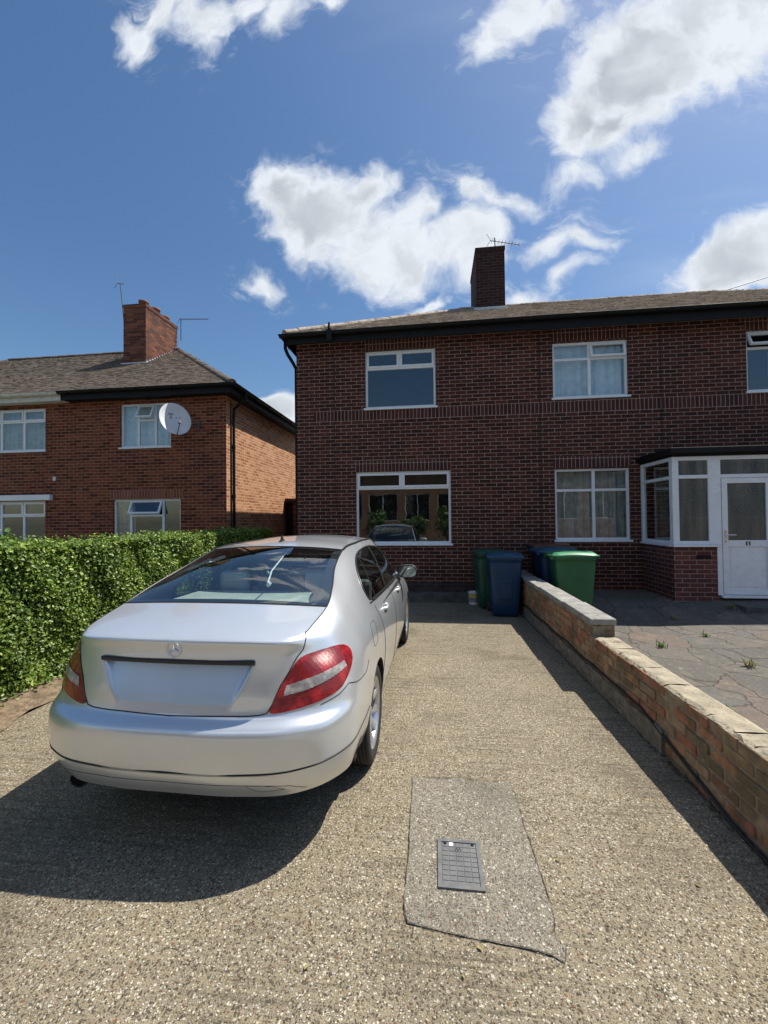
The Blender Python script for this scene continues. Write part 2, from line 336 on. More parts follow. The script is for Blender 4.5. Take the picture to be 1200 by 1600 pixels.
def crazy():
    mt, t, b = new_mat('crazy_paving')
    geo = t.node('ShaderNodeNewGeometry').outputs['Position']
    wob = t.node('ShaderNodeTexNoise', {'Vector': geo, 'Scale': 4.0, 'Detail': 4.0})
    wv = t.node('ShaderNodeVectorMath', {0: wob.outputs['Color'], 'Scale': .22}, operation='SCALE').outputs[0]
    p = t.node('ShaderNodeVectorMath', {0: geo, 1: wv}, operation='ADD').outputs[0]
    p = t.node('ShaderNodeVectorMath', {0: p, 1: (1, 1, 0)}, operation='MULTIPLY').outputs[0]
    ve = t.node('ShaderNodeTexVoronoi', {'Vector': p, 'Scale': 1.9, 'Randomness': .9}, feature='DISTANCE_TO_EDGE')
    vc = t.node('ShaderNodeTexVoronoi', {'Vector': p, 'Scale': 1.9, 'Randomness': .9}, feature='F1')
    rn = t.node('ShaderNodeSeparateColor', {0: vc.outputs['Color']}).outputs
    c = t.ramp(rn[0], [(0, (.125, .115, .10)), (.3, (.155, .14, .12)), (.55, (.165, .13, .11)), (.75, (.135, .13, .12)), (.9, (.18, .135, .11))], 'CONSTANT')
    c = t.mix(t.math('MULTIPLY', t.smooth(t.noise(geo, 3, 8, .7), .42, .68), .55), c, (.10, .09, .07))
    c = t.mix(t.math('MULTIPLY', t.smooth(t.noise(geo, 60, 4, .6), .5, .75), .6), c, (.30, .27, .22))
    c = t.mix(t.math('MULTIPLY', t.smooth(t.noise(geo, 8, 6, .7), .60, .70), .6), c, (.33, .31, .27))
    e = t.math('MULTIPLY', t.smooth(ve.outputs['Distance'], .016, .003), .65)
    e = t.math('MULTIPLY', e, t.smooth(t.noise(geo, 2.2, 3), .30, .45))
    c = t.mix(t.math('MULTIPLY', t.smooth(t.noise(t.node('ShaderNodeMapping', {'Vector': geo, 'Rotation': (0, 0, .5), 'Scale': (1, 1, 1)}).outputs[0], 26, 5, .75), .56, .70), .5), c, (.42, .39, .32)); c = t.mix(t.math('MULTIPLY', t.smooth(t.noise(geo, 5.5, 6, .7), .52, .62), .35), c, (.30, .24, .17)); c = t.mix(e, c, (.045, .04, .028))
    c = t.mix(1., c, (.78, .77, .75), 'MULTIPLY')
    t.l.new(c, b.inputs['Base Color']); b.inputs['Roughness'].default_value = .85
    h = t.math('ADD', t.math('MULTIPLY', t.math('SUBTRACT', 1., e), 1.), t.math('MULTIPLY', t.noise(geo, 40, 5), .5))
    bp = t.node('ShaderNodeBump', {'Strength': 1.0, 'Distance': .012, 'Height': h}); t.l.new(bp.outputs[0], b.inputs['Normal'])
    return mt
M_CRAZY = crazy()
M_ASPH = plain('asphalt', (.055, .055, .056), .9, var=.25, nscale=3, bump=.006, bscale=150)
M_GRASSG = plain('far_ground', (.13, .13, .09), .95, var=.3, nscale=1.5)
M_PAVE = plain('pavement_slabs', (.30, .285, .26), .9, var=.15, nscale=2, bump=.003)

def sheet(name, pts, z, mt, kind='structure'):
    b = MB(); b.add([(x, y, z) for x, y in pts], [tuple(range(len(pts)))]); o = b.build(name, mt); tag(o, kind=kind); return o
sheet('ground', [(-300, -300), (300, -300), (300, 300), (-300, 300)], -.03, M_GRASSG)
sheet('driveway', [(-3.50, -1.6), (1.62, -1.6), (1.62, 8.34), (-3.50, 8.34)], 0, M_DRIVE)
sheet('pavement', [(-30, -3.6), (30, -3.6), (30, -1.6), (-30, -1.6)], -.004, M_PAVE)
sheet('road', [(-60, -9.5), (60, -9.5), (60, -3.72), (-60, -3.72)], -.012, M_ASPH)
sheet('far_pavement', [(-30, -11.5), (30, -11.5), (30, -9.6), (-30, -9.6)], -.004, M_PAVE)
b = MB(); b.bbox(-30, 30, -3.72, -3.58, -.03, .01, .01); tag(b.build('kerb', M_PAVE), kind='structure')
# soil strip with an uneven surface
b = MB(); G = []
for i in range(60):
    y = -.6 + i*.15
    G.append([(-3.44-.10*math.sin(i*.9)*math.cos(i*.37)-j*.16, y, (.006 + .03*(j > 0)*random.random() + .02*min(j, 2))) for j in range(9)])
b.grid(G, flip=True); tag(b.build('soil', M_SOIL), kind='structure')
# forecourt of the neighbouring house, rising towards the porch
def fz(x, y):
    s = min(1, max(0, (y-6.75)/.9)); s = s*s*(3-2*s)
    return .03 + s*.20 + max(0, min(1, (x-3.2)/3))*.10
b = MB(); G = []
for i in range(50):
    x = 1.70 + (i/49)**1.3*12.
    G.append([(x, -1.6 + j*(10.2/49), fz(x, -1.6+j*(10.2/49)) + .006*math.sin(x*3.1+j)) for j in range(50)])
b.grid(G, flip=False); tag(b.build('forecourt', M_CRAZY), kind='structure')
b = MB(); b.bbox(-2.86, 1.46, 8.27, 8.56, -.02, .165, .012); tag(b.build('path', M_STRIP), kind='structure')

# concrete repair patch with its cracked outline
pp = [(-.156, 2.671), (.05, 2.69), (.16, 2.715), (.25, 2.68), (.443, 2.70), (.455, 2.55), (.452, 2.35), (.462, 2.12), (.468, 1.92), (.462, 1.78), (.447, 1.742), (.475, 1.68), (.455, 1.632), (.42, 1.652), (.37, 1.665), (.1, 1.69), (-.13, 1.722), (-.150, 1.80), (-.146, 2.05), (-.152, 2.4)]
sheet('concrete_patch', pp, .004, M_PATCH)
b = MB(); fine = []
for i in range(len(pp)):
    a, c = Vector(pp[i]), Vector(pp[(i+1) % len(pp)]); n = max(2, int((c-a).length/.03))
    for k in range(n):
        q = a.lerp(c, k/n); fine.append(q + Vector((random.uniform(-1, 1), random.uniform(-1, 1)))*.0025)
cen = sum((Vector(p) for p in pp), Vector((0, 0)))/len(pp)
for i in range(len(fine)):
    a, c = fine[i], fine[(i+1) % len(fine)]; wd = .0005+.0022*random.random()
    na = (a-cen).normalized()*wd; nc = (c-cen).normalized()*wd
    b.quad((a.x-na.x, a.y-na.y, .008), (c.x-nc.x, c.y-nc.y, .008), (c.x+nc.x, c.y+nc.y, .008), (a.x+na.x, a.y+na.y, .008))
tag(b.build('patch_crack', M_CRACK), kind='structure')

# inspection cover
M_IRON = plain('cover_iron', (.15, .155, .155), .55, metal=.2, var=.25, nscale=15, bump=.001, dirt=(.16, .14, .11))
cv = empty('inspection_cover', 'grey square gridded inspection cover set in the concrete patch', 'drain cover', (.097, 2.035, 0))
b = MB()
for x0, x1, y0, y1 in ((-.004, .004+.01, 1.895, 2.175), (.184, .202, 1.895, 2.175), (-.004, .202, 1.893, 1.911), (-.004, .202, 2.160, 2.178)): b.box(x0, x1, y0, y1, .002, .0135 + .0003*(y1-y0 > .1))
b.build('frame', M_IRON, cv)
b = MB(); b.box(.012, .186, 1.909, 2.162, .002, .009)
for i in range(5):
    for j in range(8):
        x = .017+i*.0336; y = 1.934+j*.0282
        b.bbox(x, x+.030, y, y+.0248, .008, .0115, .001)
b.box(.017, .181, 1.912, 1.930, .008, .0112)
b.build('lid', M_IRON, cv)
b = MB(); b.box(.052, .072, 2.134, 2.156, .0122, .0126); b.build('label', M_WHITE, cv)
b = MB()
for ox in (.088, .102):
    for s_ in (-1, 1):
        b.box(-.0012, .0012, -.009, .009, .0118, .0128, M=Matrix.Translation((ox+s_*.004, 2.115, 0)) @ Matrix.Rotation(s_*R(24), 4, 'Z'))
b.build('emblem', M_BLACK, cv)
for kx in (.032, .166): b = MB(); b.lathe([(.0, .0125), (.008, .0125), (.009, .008)], 14, M=Matrix.Translation((kx, 2.148, 0))); b.build('key_hole', M_BLACK, cv)

# ------------------------------------------------------------------ houses
def wall_front(mb, x0, x1, z0, z1, y, opens, mif, zcuts=(), xcuts=(), reveal=.10, sgn=-1, mrev=0):
    """wall in the plane y facing sgn*y with rectangular openings and brick reveals"""
    xs = sorted({x0, x1, *[o[0] for o in opens], *[o[1] for o in opens], *xcuts}); zs = sorted({z0, z1, *[o[2] for o in opens], *[o[3] for o in opens], *zcuts})
    xs = [x for x in xs if x0 <= x <= x1]; zs = [z for z in zs if z0 <= z <= z1]
    for i in range(len(xs)-1):
        for j in range(len(zs)-1):
            cx, cz = (xs[i]+xs[i+1])/2, (zs[j]+zs[j+1])/2
            if any(o[0] < cx < o[1] and o[2] < cz < o[3] for o in opens): continue
            q = [(xs[i], y, zs[j]), (xs[i+1], y, zs[j]), (xs[i+1], y, zs[j+1]), (xs[i], y, zs[j+1])]
            if sgn > 0: q = q[::-1]
            mb.add(q, [(0, 1, 2, 3)], mif(cx, cz))
    yb = y - sgn*reveal
    for o in opens:
        a, c, d, e = o
        for q in (((a, y, d), (a, y, e), (a, yb, e), (a, yb, d)), ((c, y, d), (c, yb, d), (c, yb, e), (c, y, e)), ((a, y, e), (c, y, e), (c, yb, e), (a, yb, e)), ((a, y, d), (a, yb, d), (c, yb, d), (c, y, d))):
            mb.add(q, [(0, 1, 2, 3)], mrev)

def ring(mb, x0, x1, z0, z1, y0, y1, w_, M=None, mi=0):
    mb.bbox(x0, x0+w_, y0, y1, z0, z1, .004, mi, M); mb.bbox(x1-w_, x1, y0, y1, z0, z1, .004, mi, M)
    mb.bbox(x0+w_, x1-w_, y0+.001, y1-.001, z0, z0+w_, .004, mi, M); mb.bbox(x0+w_, x1-w_, y0+.001, y1-.001, z1-w_, z1, .004, mi, M)

def curtain(house_part, x0, x1, z0, z1, y, mt, seed=0, amp=.034, k=19, gap=None):
    b = MB(); rr = random.Random(seed); G = []; ph = [rr.uniform(0, 6.3) for _ in range(5)]
    n = max(30, int((x1-x0)*70))
    for i in range(n+1):
        x = x0+(x1-x0)*i/n; row = []
        for j in range(8):
            z = z1-(z1-z0)*j/7; d = amp*(.35+.65*j/7)*(math.sin(x*k*2.1+ph[0]+j*.12)+.6*math.sin(x*k*.9+ph[1])+.4*math.sin(x*k*3.7+ph[2]))
            row.append((x, y+d, z))
        G.append(row)
    b.grid(G); return b.build('curtain', mt, house_part)

def window(house, x0, x1, z0, z1, ywall, cells, sgn=-1, recess=.045, curt=None, sill=True, gmat=None, fw=.045, room=True, label=None, lean=0):
    """cells: (fx0,fx1,fz0,fz1,kind) fractions of the opening; kind fixed / sash / open"""
    gmat = gmat or M_GLASS
    yo = ywall - sgn*recess                      # outer face of frame
    S = lambda d: yo - sgn*d                     # d metres into the house
    f = MB(); W_, H_ = x1-x0, z1-z0
    lo, hi = sorted((S(0), S(.06)))
    ring(f, x0, x1, z0, z1, lo, hi, fw)
    done = set()
    for (a, c, d, e, kd) in cells:
        if a > .001 and ('v', a, d, e) not in done:
            done.add(('v', a, d, e)); xm = x0+a*W_; f.bbox(xm-fw*.6, xm+fw*.6, lo+.002, hi-.002, z0+d*H_+(fw if d < .01 else 0), z0+e*H_-(fw if e > .99 else 0), .004)
        if d > .001 and ('h', d, a, c) not in done:
            done.add(('h', d, a, c)); zm = z0+d*H_; f.bbox(x0+a*W_+(fw if a < .01 else .002), x0+c*W_-(fw if c > .99 else .002), lo+.004, hi-.004, zm-fw*.55, zm+fw*.55, .004)
    win = f.build('window', M_WHITE, house)
    if label: win['label'] = label
    if sill:
        sb = MB(); l2, h2 = sorted((ywall+sgn*.035, S(.03))); sb.bbox(x0-.03, x1+.03, l2, h2, z0-.035, z0+.004, .005); sb.build('sill', M_WHITE, win)
    for (a, c, d, e, kd) in cells:
        ax, cx, dz, ez = x0+a*W_, x0+c*W_, z0+d*H_, z0+e*H_
        ax += fw*(1 if a < .01 else .6); cx -= fw*(1 if c > .99 else .6); dz += fw*(1 if d < .01 else .55); ez -= fw*(1 if e > .99 else .55)
        if kd == 'fixed':
            p = MB(); l3, h3 = sorted((S(.028), S(.034))); p.box(ax-.004, cx+.004, l3, h3, dz-.004, ez+.004); p.build('pane', gmat, win)
        else:
            ang = {'sash': 0, 'open': 24, 'ajar': 9}[kd]*R(1)
            M = Matrix.Translation((0, S(.0), ez+.012)) @ Matrix.Rotation((-ang if sgn < 0 else ang), 4, 'X') @ Matrix.Translation((0, -S(.0), -ez-.012))
            s_ = MB(); l4, h4 = sorted((S(-.016), S(.03)))
            ring(s_, ax-.012, cx+.012, dz-.012, ez+.012, l4, h4, .042, M); s_.build('sash', M_WHITE, win)
            p = MB(); l3, h3 = sorted((S(.008), S(.014))); p.box(ax+.026, cx-.026, l3, h3, dz+.026, ez-.026, M=M); p.build('pane', gmat, win)
    if curt:
        for k_, (fa, fb, fd, fe, mt) in enumerate(curt):
            curtain(win, x0+fa*W_, x1-(1-fb)*W_, z0+fd*H_, z0+fe*H_, S(.14), mt, seed=int(abs(x0*100)+k_))
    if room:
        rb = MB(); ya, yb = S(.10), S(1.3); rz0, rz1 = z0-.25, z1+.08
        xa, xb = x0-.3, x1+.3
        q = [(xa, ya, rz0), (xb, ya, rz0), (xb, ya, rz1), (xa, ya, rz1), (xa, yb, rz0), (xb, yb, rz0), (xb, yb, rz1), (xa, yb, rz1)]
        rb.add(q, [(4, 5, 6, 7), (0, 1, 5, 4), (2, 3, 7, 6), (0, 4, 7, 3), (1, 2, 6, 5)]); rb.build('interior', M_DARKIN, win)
    return win

def tile_slope(mb, o, u, v, n, L, ulim, pu=.165, pv=.10, jit=1.0, mi=0):
    """rows of plain tiles on a slope: o origin at eave, u along eave, v up slope, n normal; ulim(s)->(u0,u1)"""
    rows = int(L/pv)
    for r_ in range(rows):
        s0 = r_*pv; a, c = ulim(s0); off = (r_ % 2)*pu*.5
        k0 = int((a-off)/pu)-1; k1 = int((c-off)/pu)+1
        for k in range(k0, k1+1):
            ua, ub = max(a, k*pu+off+.002), min(c, (k+1)*pu+off-.002)
            if ub-ua < .01: continue
            h = .016 + random.uniform(-.004, .006)*jit; ds = random.uniform(-.006, .006)*jit; tl = random.uniform(-.004, .004)*jit
            P = lambda uu, ss, hh: o + u*uu + v*ss + n*hh
            mb.add([P(ua, s0+ds, h+tl), P(ub, s0+ds, h-tl), P(ub, s0+pv+.015, .005), P(ua, s0+pv+.015, .005), P(ua, s0+ds, -.004), P(ub, s0+ds, -.004)],
                   [(0, 1, 2, 3), (4, 5, 1, 0), (4, 0, 3), (5, 2, 1)], mi)

def tile_mat(name, cs, moss, moss_amt=.4, lich=None):
    mt, t, b = new_mat(name)
    geo = t.node('ShaderNodeNewGeometry').outputs['Position']
    mp = t.node('ShaderNodeMapping', {'Vector': geo, 'Scale': (6.06, 5.5, 5.5)}).outputs[0]
    wn = t.node('ShaderNodeTexVoronoi', {'Vector': mp, 'Scale': 1.0}, feature='F1')
    rn = t.node('ShaderNodeSeparateColor', {0: wn.outputs['Color']}).outputs
    c = t.ramp(rn[0], [(0, cs[0]), (.5, cs[1]), (1., cs[2])])
    c = t.mix(t.math('MULTIPLY', t.smooth(t.noise(geo, 7, 8, .7), .45, .66), moss_amt), c, moss)
    if lich: c = t.mix(t.math('MULTIPLY', t.smooth(t.noise(geo, 19, 6, .7), .50, .64), .7), c, lich)
    t.l.new(c, b.inputs['Base Color']); b.inputs['Roughness'].default_value = .9; b.inputs['Specular IOR Level'].default_value = .25
    bp = t.node('ShaderNodeBump', {'Strength': 1.0, 'Distance': .02, 'Height': t.noise(geo, 30, 6, .7)}); t.l.new(bp.outputs[0], b.inputs['Normal'])
    return mt
M_TILE_R = tile_mat('mossy_tiles', ((.30, .23, .185), (.50, .41, .33), (.22, .18, .15)), (.60, .51, .38), .5, (.78, .70, .58))
M_TILE_L = tile_mat('brown_tiles', ((.12, .092, .072), (.17, .132, .105), (.085, .07, .06)), (.13, .115, .08), .4, (.24, .20, .16))

def ridge_tiles(mb, a, c, r=.11, pitch=.32):
    a, c = Vector(a), Vector(c); L = (c-a).length; n = int(L/pitch); t = (c-a)/L
    side = t.cross(Vector((0, 0, 1))).normalized(); up = side.cross(t)
    for k in range(n+1):
        s0, s1 = k*pitch, min(L, (k+1)*pitch+.015)
        if s1-s0 < .03: continue
        j = random.uniform(-.006, .006); vs = []
        for s_, rr in ((s0, r+.004), (s1, r-.004)):
            for q in range(9):
                th = math.pi*q/8; vs.append(a+t*s_+side*math.cos(th)*rr+up*(math.sin(th)*rr*.8-.03+j))
        fs = [(q, q+1, 9+q+1, 9+q) for q in range(8)] + [tuple(range(9))]
        mb.add(vs, fs)

def hip_roof(house, x0, x1, y0, y1, ze, zr, hip_l, hip_r, mt):
    """x0..x1,y0..y1 eave rectangle; hips inset by hip_l / hip_r (0 = runs on)"""
    yr = (y0+y1)/2; rise = zr-ze; run = yr-y0
    mb = MB(); sl = math.hypot(run, rise); v = Vector((0, run, rise))/sl; n = Vector((0, -rise, run))/sl
    tile_slope(mb, Vector((x0, y0, ze)), Vector((1, 0, 0)), v, n, sl, lambda s: (hip_l*s/sl, (x1-x0)-hip_r*s/sl))
    # underlay planes: front, back, hips
    A, B, C_, D = (x0, y0, ze-.01), (x1, y0, ze-.01), (x1, y1, ze-.01), (x0, y1, ze-.01); E1, E2 = (x0+hip_l, yr, zr-.01), (x1-hip_r, yr, zr-.01)
    mb.add([A, B, C_, D, E1, E2], [(0, 1, 5, 4), (2, 3, 4, 5)] + ([(3, 0, 4)] if hip_l else []) + ([(1, 2, 5)] if hip_r else []) + [(0, 3, 2, 1)])
    if hip_l:
        s2 = math.hypot(hip_l, rise); v2 = Vector((hip_l, 0, rise))/s2; n2 = Vector((-rise, 0, hip_l))/s2
        tile_slope(mb, Vector((x0, y1, ze)), Vector((0, -1, 0)), v2, n2, s2, lambda s: (run*s/s2, (y1-y0)-run*s/s2))
    if hip_r:
        s2 = math.hypot(hip_r, rise); v2 = Vector((-hip_r, 0, rise))/s2; n2 = Vector((rise, 0, hip_r))/s2
        tile_slope(mb, Vector((x1, y0, ze)), Vector((0, 1, 0)), v2, n2, s2, lambda s: (run*s/s2, (y1-y0)-run*s/s2))
    rt = MB()
    ridge_tiles(mb, E1, E2)
    if hip_l: ridge_tiles(mb, (x0+.02, y0+.02, ze+.03), E1, .10)
    if hip_r: ridge_tiles(mb, (x1-.02, y0+.02, ze+.03), E2, .10)
    return mb.build('roof', mt, house)

def gutter(house, a, c, mt, r=.058):
    a, c = Vector(a), Vector(c); t = (c-a).normalized(); side = t.cross(Vector((0, 0, 1))); b = MB(); G = []
    for p in (a, c): G.append([p + side*math.cos(th)*r + Vector((0, 0, 1))*math.sin(th)*r for th in [math.pi+math.pi*k/8 for k in range(9)]])
    b.grid(G); 
    G2 = [[q + Vector((0, 0, .003)) for q in row] for row in G]; b.grid(G2, flip=True)
    b.tube([a+side*r, c+side*r], .007, 6); b.tube([a-side*r, c-side*r], .006, 6)
    for p, row in ((a, G[0]), (c, G[1])): b.add(row, [tuple(range(9))])
    n = int((c-a).length/.9)
    for k in range(n+1):
        q = a.lerp(c, (k+.3)/(n+1)); b.tube([q + side*math.cos(th)*(r+.008) + Vector((0, 0, 1))*math.sin(th)*(r+.008) for th in [math.pi+math.pi*j/8 for j in range(9)]], .009, 6)
    return b.build('gutter', mt, house)

# ---- right-hand terrace: the house at the head of the drive, and number 11
YF = 8.54; ZT = 5.36
def mifA(cx, cz):
    if 3.685 < cz < 3.91 and cx > -2.49: return 1
    if -1.62 < cx < .345 and 2.62 < cz < 2.845: return 1
    if -1.40 < cx < .07 and 5.125 < cz < 5.355: return 1
    return 0
hA = empty('terraced_house', 'dark brick house at the head of the driveway, with two wide white windows', 'house', (-.4, 8.54, 0))
b = MB()
wall_front(b, -2.86, 2.09, 0, ZT, YF, [(-1.39, .06, 3.925, 5.12), (-1.605, .335, 1.13, 2.615)], mifA, (2.62, 2.845, 3.685, 3.91, 5.125, 5.355), (-2.49, -1.62, .345, -1.40, .07))
b.quad((-2.86, 15, 0), (-2.86, YF, 0), (-2.86, YF, ZT), (-2.86, 15, ZT)); b.quad((2.09, 15, 0), (-2.86, 15, 0), (-2.86, 15, ZT), (2.09, 15, ZT))
# projecting quoin blocks at the band end
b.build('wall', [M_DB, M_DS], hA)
window(hA, -1.39, .06, 3.925, 5.12, YF, [(0, .49, .70, 1, 'sash'), (.49, 1, .70, 1, 'sash'), (0, 1, 0, .70, 'fixed')])
window(hA, -1.605, .335, 1.13, 2.615, YF, [(0, .49, .77, 1, 'sash'), (.49, 1, .77, 1, 'sash'), (0, 1, 0, .77, 'fixed')])
roofA = hip_roof(hA, -3.03, 2.09, 8.18, 15.3, 5.44, 7.44, 3.80, 0, M_TILE_R)
b = MB(); b.bbox(-2.98, 2.09, 8.24, 8.27, 5.235, 5.43, .004); b.bbox(-2.98, 2.09, 8.27, 8.56, 5.355, 5.375, .002); b.bbox(-2.99, -2.96, 8.24, 15.2, 5.235, 5.43, .004); b.bbox(-2.96, -2.84, 8.54, 15.2, 5.355, 5.375, .002); b.build('fascia', M_BLACK, hA)
gutter(hA, (-3.09, 8.175, 5.40), (2.09, 8.175, 5.44), M_BLACK); gutter(hA, (-3.045, 15.2, 5.40), (-3.045, 8.12, 5.40), M_BLACK)
b = MB(); b.tube([(-3.05, 8.40, 5.36), (-3.05, 8.40, 5.22), (-3.02, 8.45, 5.12), (-2.94, 8.60, 4.96), (-2.90, 8.64, 4.86), (-2.90, 8.66, 0.1)], .036, 10); b.build('downpipe', M_BLACK, hA)
b = MB(); b.bbox(-2.10, -1.99, 8.10, 8.20, 5.20, 5.44, .01); b.tube([(-2.045, 8.13, 5.46), (-2.045, 8.13, 5.58)], [.03, .02], 8); b.build('gutter_outlet', M_BLACK, hA)
b = MB(); b.tube([(-2.045, 8.532, 5.2), (-2.04, 8.530, 4.0), (-2.035, 8.531, 3.0), (-2.02, 8.531, 1.85), (-1.93, 8.531, 1.62)], .006, 6); b.build('cable', M_CABLE, hA); b = MB(); b.tube([(2.086, 8.531, 5.3), (2.088, 8.531, 3.0), (2.084, 8.531, .3)], .007, 6); b.build('cable', M_CABLE, hA)
# dark engineering brick plinth
M_PLINTH = brick('plinth_brick', (.035, .025, .025), (.045, .03, .03), (.05, .035, .035), (.10, .085, .08))
b = MB(); b.bbox(-2.864, 2.088, 8.534, 8.56, .12, .36, .002); b.build('plinth', M_PLINTH, hA)
# chimney
def chimney(house, x0, x1, y0, y1, zb, zt, mt, mort, sunk=.5):
    b = MB(); b.bbox(x0, x1, y0, y1, zb, zt-.10, .004); b.bbox(x0-.015, x1+.015, y0-.015, y1+.015, zt-.10, zt, .006); c = b.build('chimney', mt, house); return c
M_CHD = brick('chimney_dark_brick', (.024, .010, .009), (.034, .013, .011), (.052, .019, .016), (.095, .068, .058), stain=(.025, .02, .02), stain_amt=.6)
chA = chimney(hA, 1.15, 1.88, 11.0, 12.5, 6.2, 8.66, M_CHD, None)
b = MB(); b.bbox(1.10, 1.93, 10.955, 11.0, 6.93, 7.08, .004)
for k in range(8):
    y = 11.0+k*.115; b.bbox(1.118, 1.15, y, y+.112, 6.92+k*.062, 7.10+k*.062, .003)
b.build('flashing', M_LEAD, chA)
def yagi(name, label, base, top, boom_a, boom_b, nel, el, vertical=False, group=None):
    t = empty(name, label, 'aerial', base, group=group)
    b = MB(); b.tube([base, top], .014, 8); b.build('mast', M_ALU, t)
    b = MB(); b.tube([boom_a, boom_b], .010, 6); b.build('boom', M_ALU, t)
    b = MB(); A, B = Vector(boom_a), Vector(boom_b); d = (B-A).normalized(); s = Vector((0, 0, 1)) if vertical else d.cross(Vector((0, 0, 1))).normalized()
    for k in range(nel):
        q = A.lerp(B, (k+.4)/nel); L = el*(1.0-.4*k/nel); b.tube([q-s*L, q+s*L], .005, 5)
    for sg in (-1, 1): b.tube([A + s*.02, A - d*.10 + Vector((0, 0, sg*.16))], .006, 5)
    b.build('element', M_ALU, t); return t
yagi('television_aerial', 'slim aerial pointing right above the dark chimney of the drive house', (1.68, 11.2, 8.66), (1.66, 11.2, 9.02), (1.56, 11.2, 8.95), (2.34, 11.25, 8.80), 9, .11)

def mifB(cx, cz):
    if 3.685 < cz < 3.91: return 1
    if 2.33 < cx < 3.755 and 2.60 < cz < 2.825: return 1
    if 2.33 < cx < 3.76 and 5.085 < cz < 5.31: return 1
    if 5.80 < cx < 7.25 and 5.10 < cz < 5.33: return 1
    return 0
hB = empty('terraced_house', 'dark brick house numbered 11, with a white porch and net curtains', 'house', (5, 8.54, 0))
b = MB()
wall_front(b, 2.09, 10.5, 0, ZT, YF, [(2.345, 3.745, 3.975, 5.07), (2.35, 3.735, 1.19, 2.58), (5.825, 7.22, 3.945, 5.09)], mifB, (2.60, 2.825, 3.685, 3.91, 5.085, 5.31, 5.10, 5.33), (2.33, 3.755, 3.76, 5.80, 7.25))
b.quad((10.5, YF, 0), (10.5, 15, 0), (10.5, 15, ZT), (10.5, YF, ZT)); b.quad((10.5, 15, 0), (2.09, 15, 0), (2.09, 15, ZT), (10.5, 15, ZT))
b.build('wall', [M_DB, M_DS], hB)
window(hB, 2.345, 3.745, 3.975, 5.07, YF, [(0, .5, .70, 1, 'fixed'), (.5, 1, .70, 1, 'ajar'), (0, .5, 0, .70, 'fixed'), (.5, 1, 0, .70, 'fixed')], curt=[(0, 1, 0, 1, M_CURT)])
window(hB, 2.35, 3.735, 1.19, 2.58, YF, [(0, .53, .70, 1, 'fixed'), (.53, 1, .70, 1, 'fixed'), (0, .53, 0, .70, 'fixed'), (.53, 1, 0, .70, 'fixed')], curt=[(0, 1, 0, 1, M_CURT2)])
window(hB, 5.825, 7.22, 3.945, 5.09, YF, [(0, .5, .72, 1, 'open'), (.5, 1, .72, 1, 'sash'), (0, .33, 0, .72, 'fixed'), (.33, 1, 0, .72, 'fixed')])
hip_roof(hB, 2.09, 10.9, 8.18, 15.3, 5.44, 7.44, 0, 3.6, M_TILE_R)
b = MB(); b.bbox(2.09, 10.8, 8.24, 8.27, 5.22, 5.43, .004); b.bbox(2.09, 10.8, 8.27, 8.56, 5.355, 5.375, .002); b.build('fascia', M_BLACK, hB)
gutter(hB, (2.09, 8.175, 5.44), (10.8, 8.175, 5.42), M_BLACK)
b = MB(); b.tube([(4.327, 8.531, 5.3), (4.33, 8.531, 2.95)], .006, 6); b.build('cable', M_CABLE, hB); b = MB(); b.tube([(5.9, 8.12, 5.38), (7.5, 8.0, 5.50)], .008, 6); b.build('cable', M_CABLE, hB)
# porch
PX0, PX1, PY = 3.93, 5.62, 7.47
b = MB(); zf = .05
b.bbox(PX0, 4.62, PY, PY+.11, zf, 1.13, .003); b.bbox(PX0, PX0+.11, PY+.10, 8.54, zf, 1.13, .003)
b.build('porch_wall', M_PB, hB); b = MB(); b.bbox(5.45, 5.62, PY, PY+.11, zf, 1.13, .003); b.build('porch_wall', M_PB, hB)
b = MB(); b.bbox(4.27, 4.49, PY-.006, PY+.02, .93, .99, .002)
for k in range(5): b.box(4.285+k*.04, 4.31+k*.04, PY-.009, PY, .94, .98)
b.build('air_vent', M_BLACK, hB)
f = MB(); y0, y1 = PY-.01, PY+.06
f.bbox(PX0-.03, 4.60, y0-.05, PY+.10, 1.13, 1.165, .004); f.bbox(PX0-.045, PX0+.09, y1-.02, 8.53, 1.13, 1.163, .004)        # sills
f.bbox(PX0-.01, PX0+.09, y0, y1+.03, 1.165, 2.62, .005)                                                             # corner post
f.bbox(4.47, 4.66, y0+.001, y1, 1.165, 2.62, .005); f.bbox(4.585, 4.66, y0-.002, y1, .34, 1.165, .004)                   # mullion by door
f.bbox(PX0+.09, 4.47, y0+.003, y1, 1.165, 1.225, .004); f.bbox(PX0+.09, 4.47, y0+.003, y1, 2.255, 2.315, .004); f.bbox(PX0+.09, 4.47, y0+.003, y1, 2.555, 2.62, .004)
f.bbox(4.66, 5.45, y0+.003, y1, 2.555, 2.62, .004); f.bbox(4.66, 5.45, y0+.003, y1, 2.255, 2.315, .004)
f.bbox(5.42, 5.58, y0+.001, y1, .34, 2.62, .005)
f.bbox(4.63, 5.60, y0-.045, y1, .30, .345, .006)                                                                   # threshold
xs0, xs1 = PX0-.008, PX0+.055
f.bbox(xs0, xs1, y1+.03, 8.50, 1.165, 1.225, .004); f.bbox(xs0, xs1, y1+.03, 8.50, 2.255, 2.31, .004); f.bbox(xs0, xs1, y1+.03, 8.50, 2.56, 2.62, .004)
f.bbox(xs0-.002, xs1+.002, 8.46, 8.535, 1.165, 2.62, .004)
pf = f.build('porch_frame', M_WHITE, hB)
p = MB(); p.box(PX0+.08, 4.48, PY+.02, PY+.026, 1.215, 2.265); p.box(PX0+.08, 4.48, PY+.02, PY+.026, 2.305, 2.565); p.box(4.65, 5.43, PY+.02, PY+.026, 2.305, 2.565); p.build('obscure_pane', M_OBS, pf)
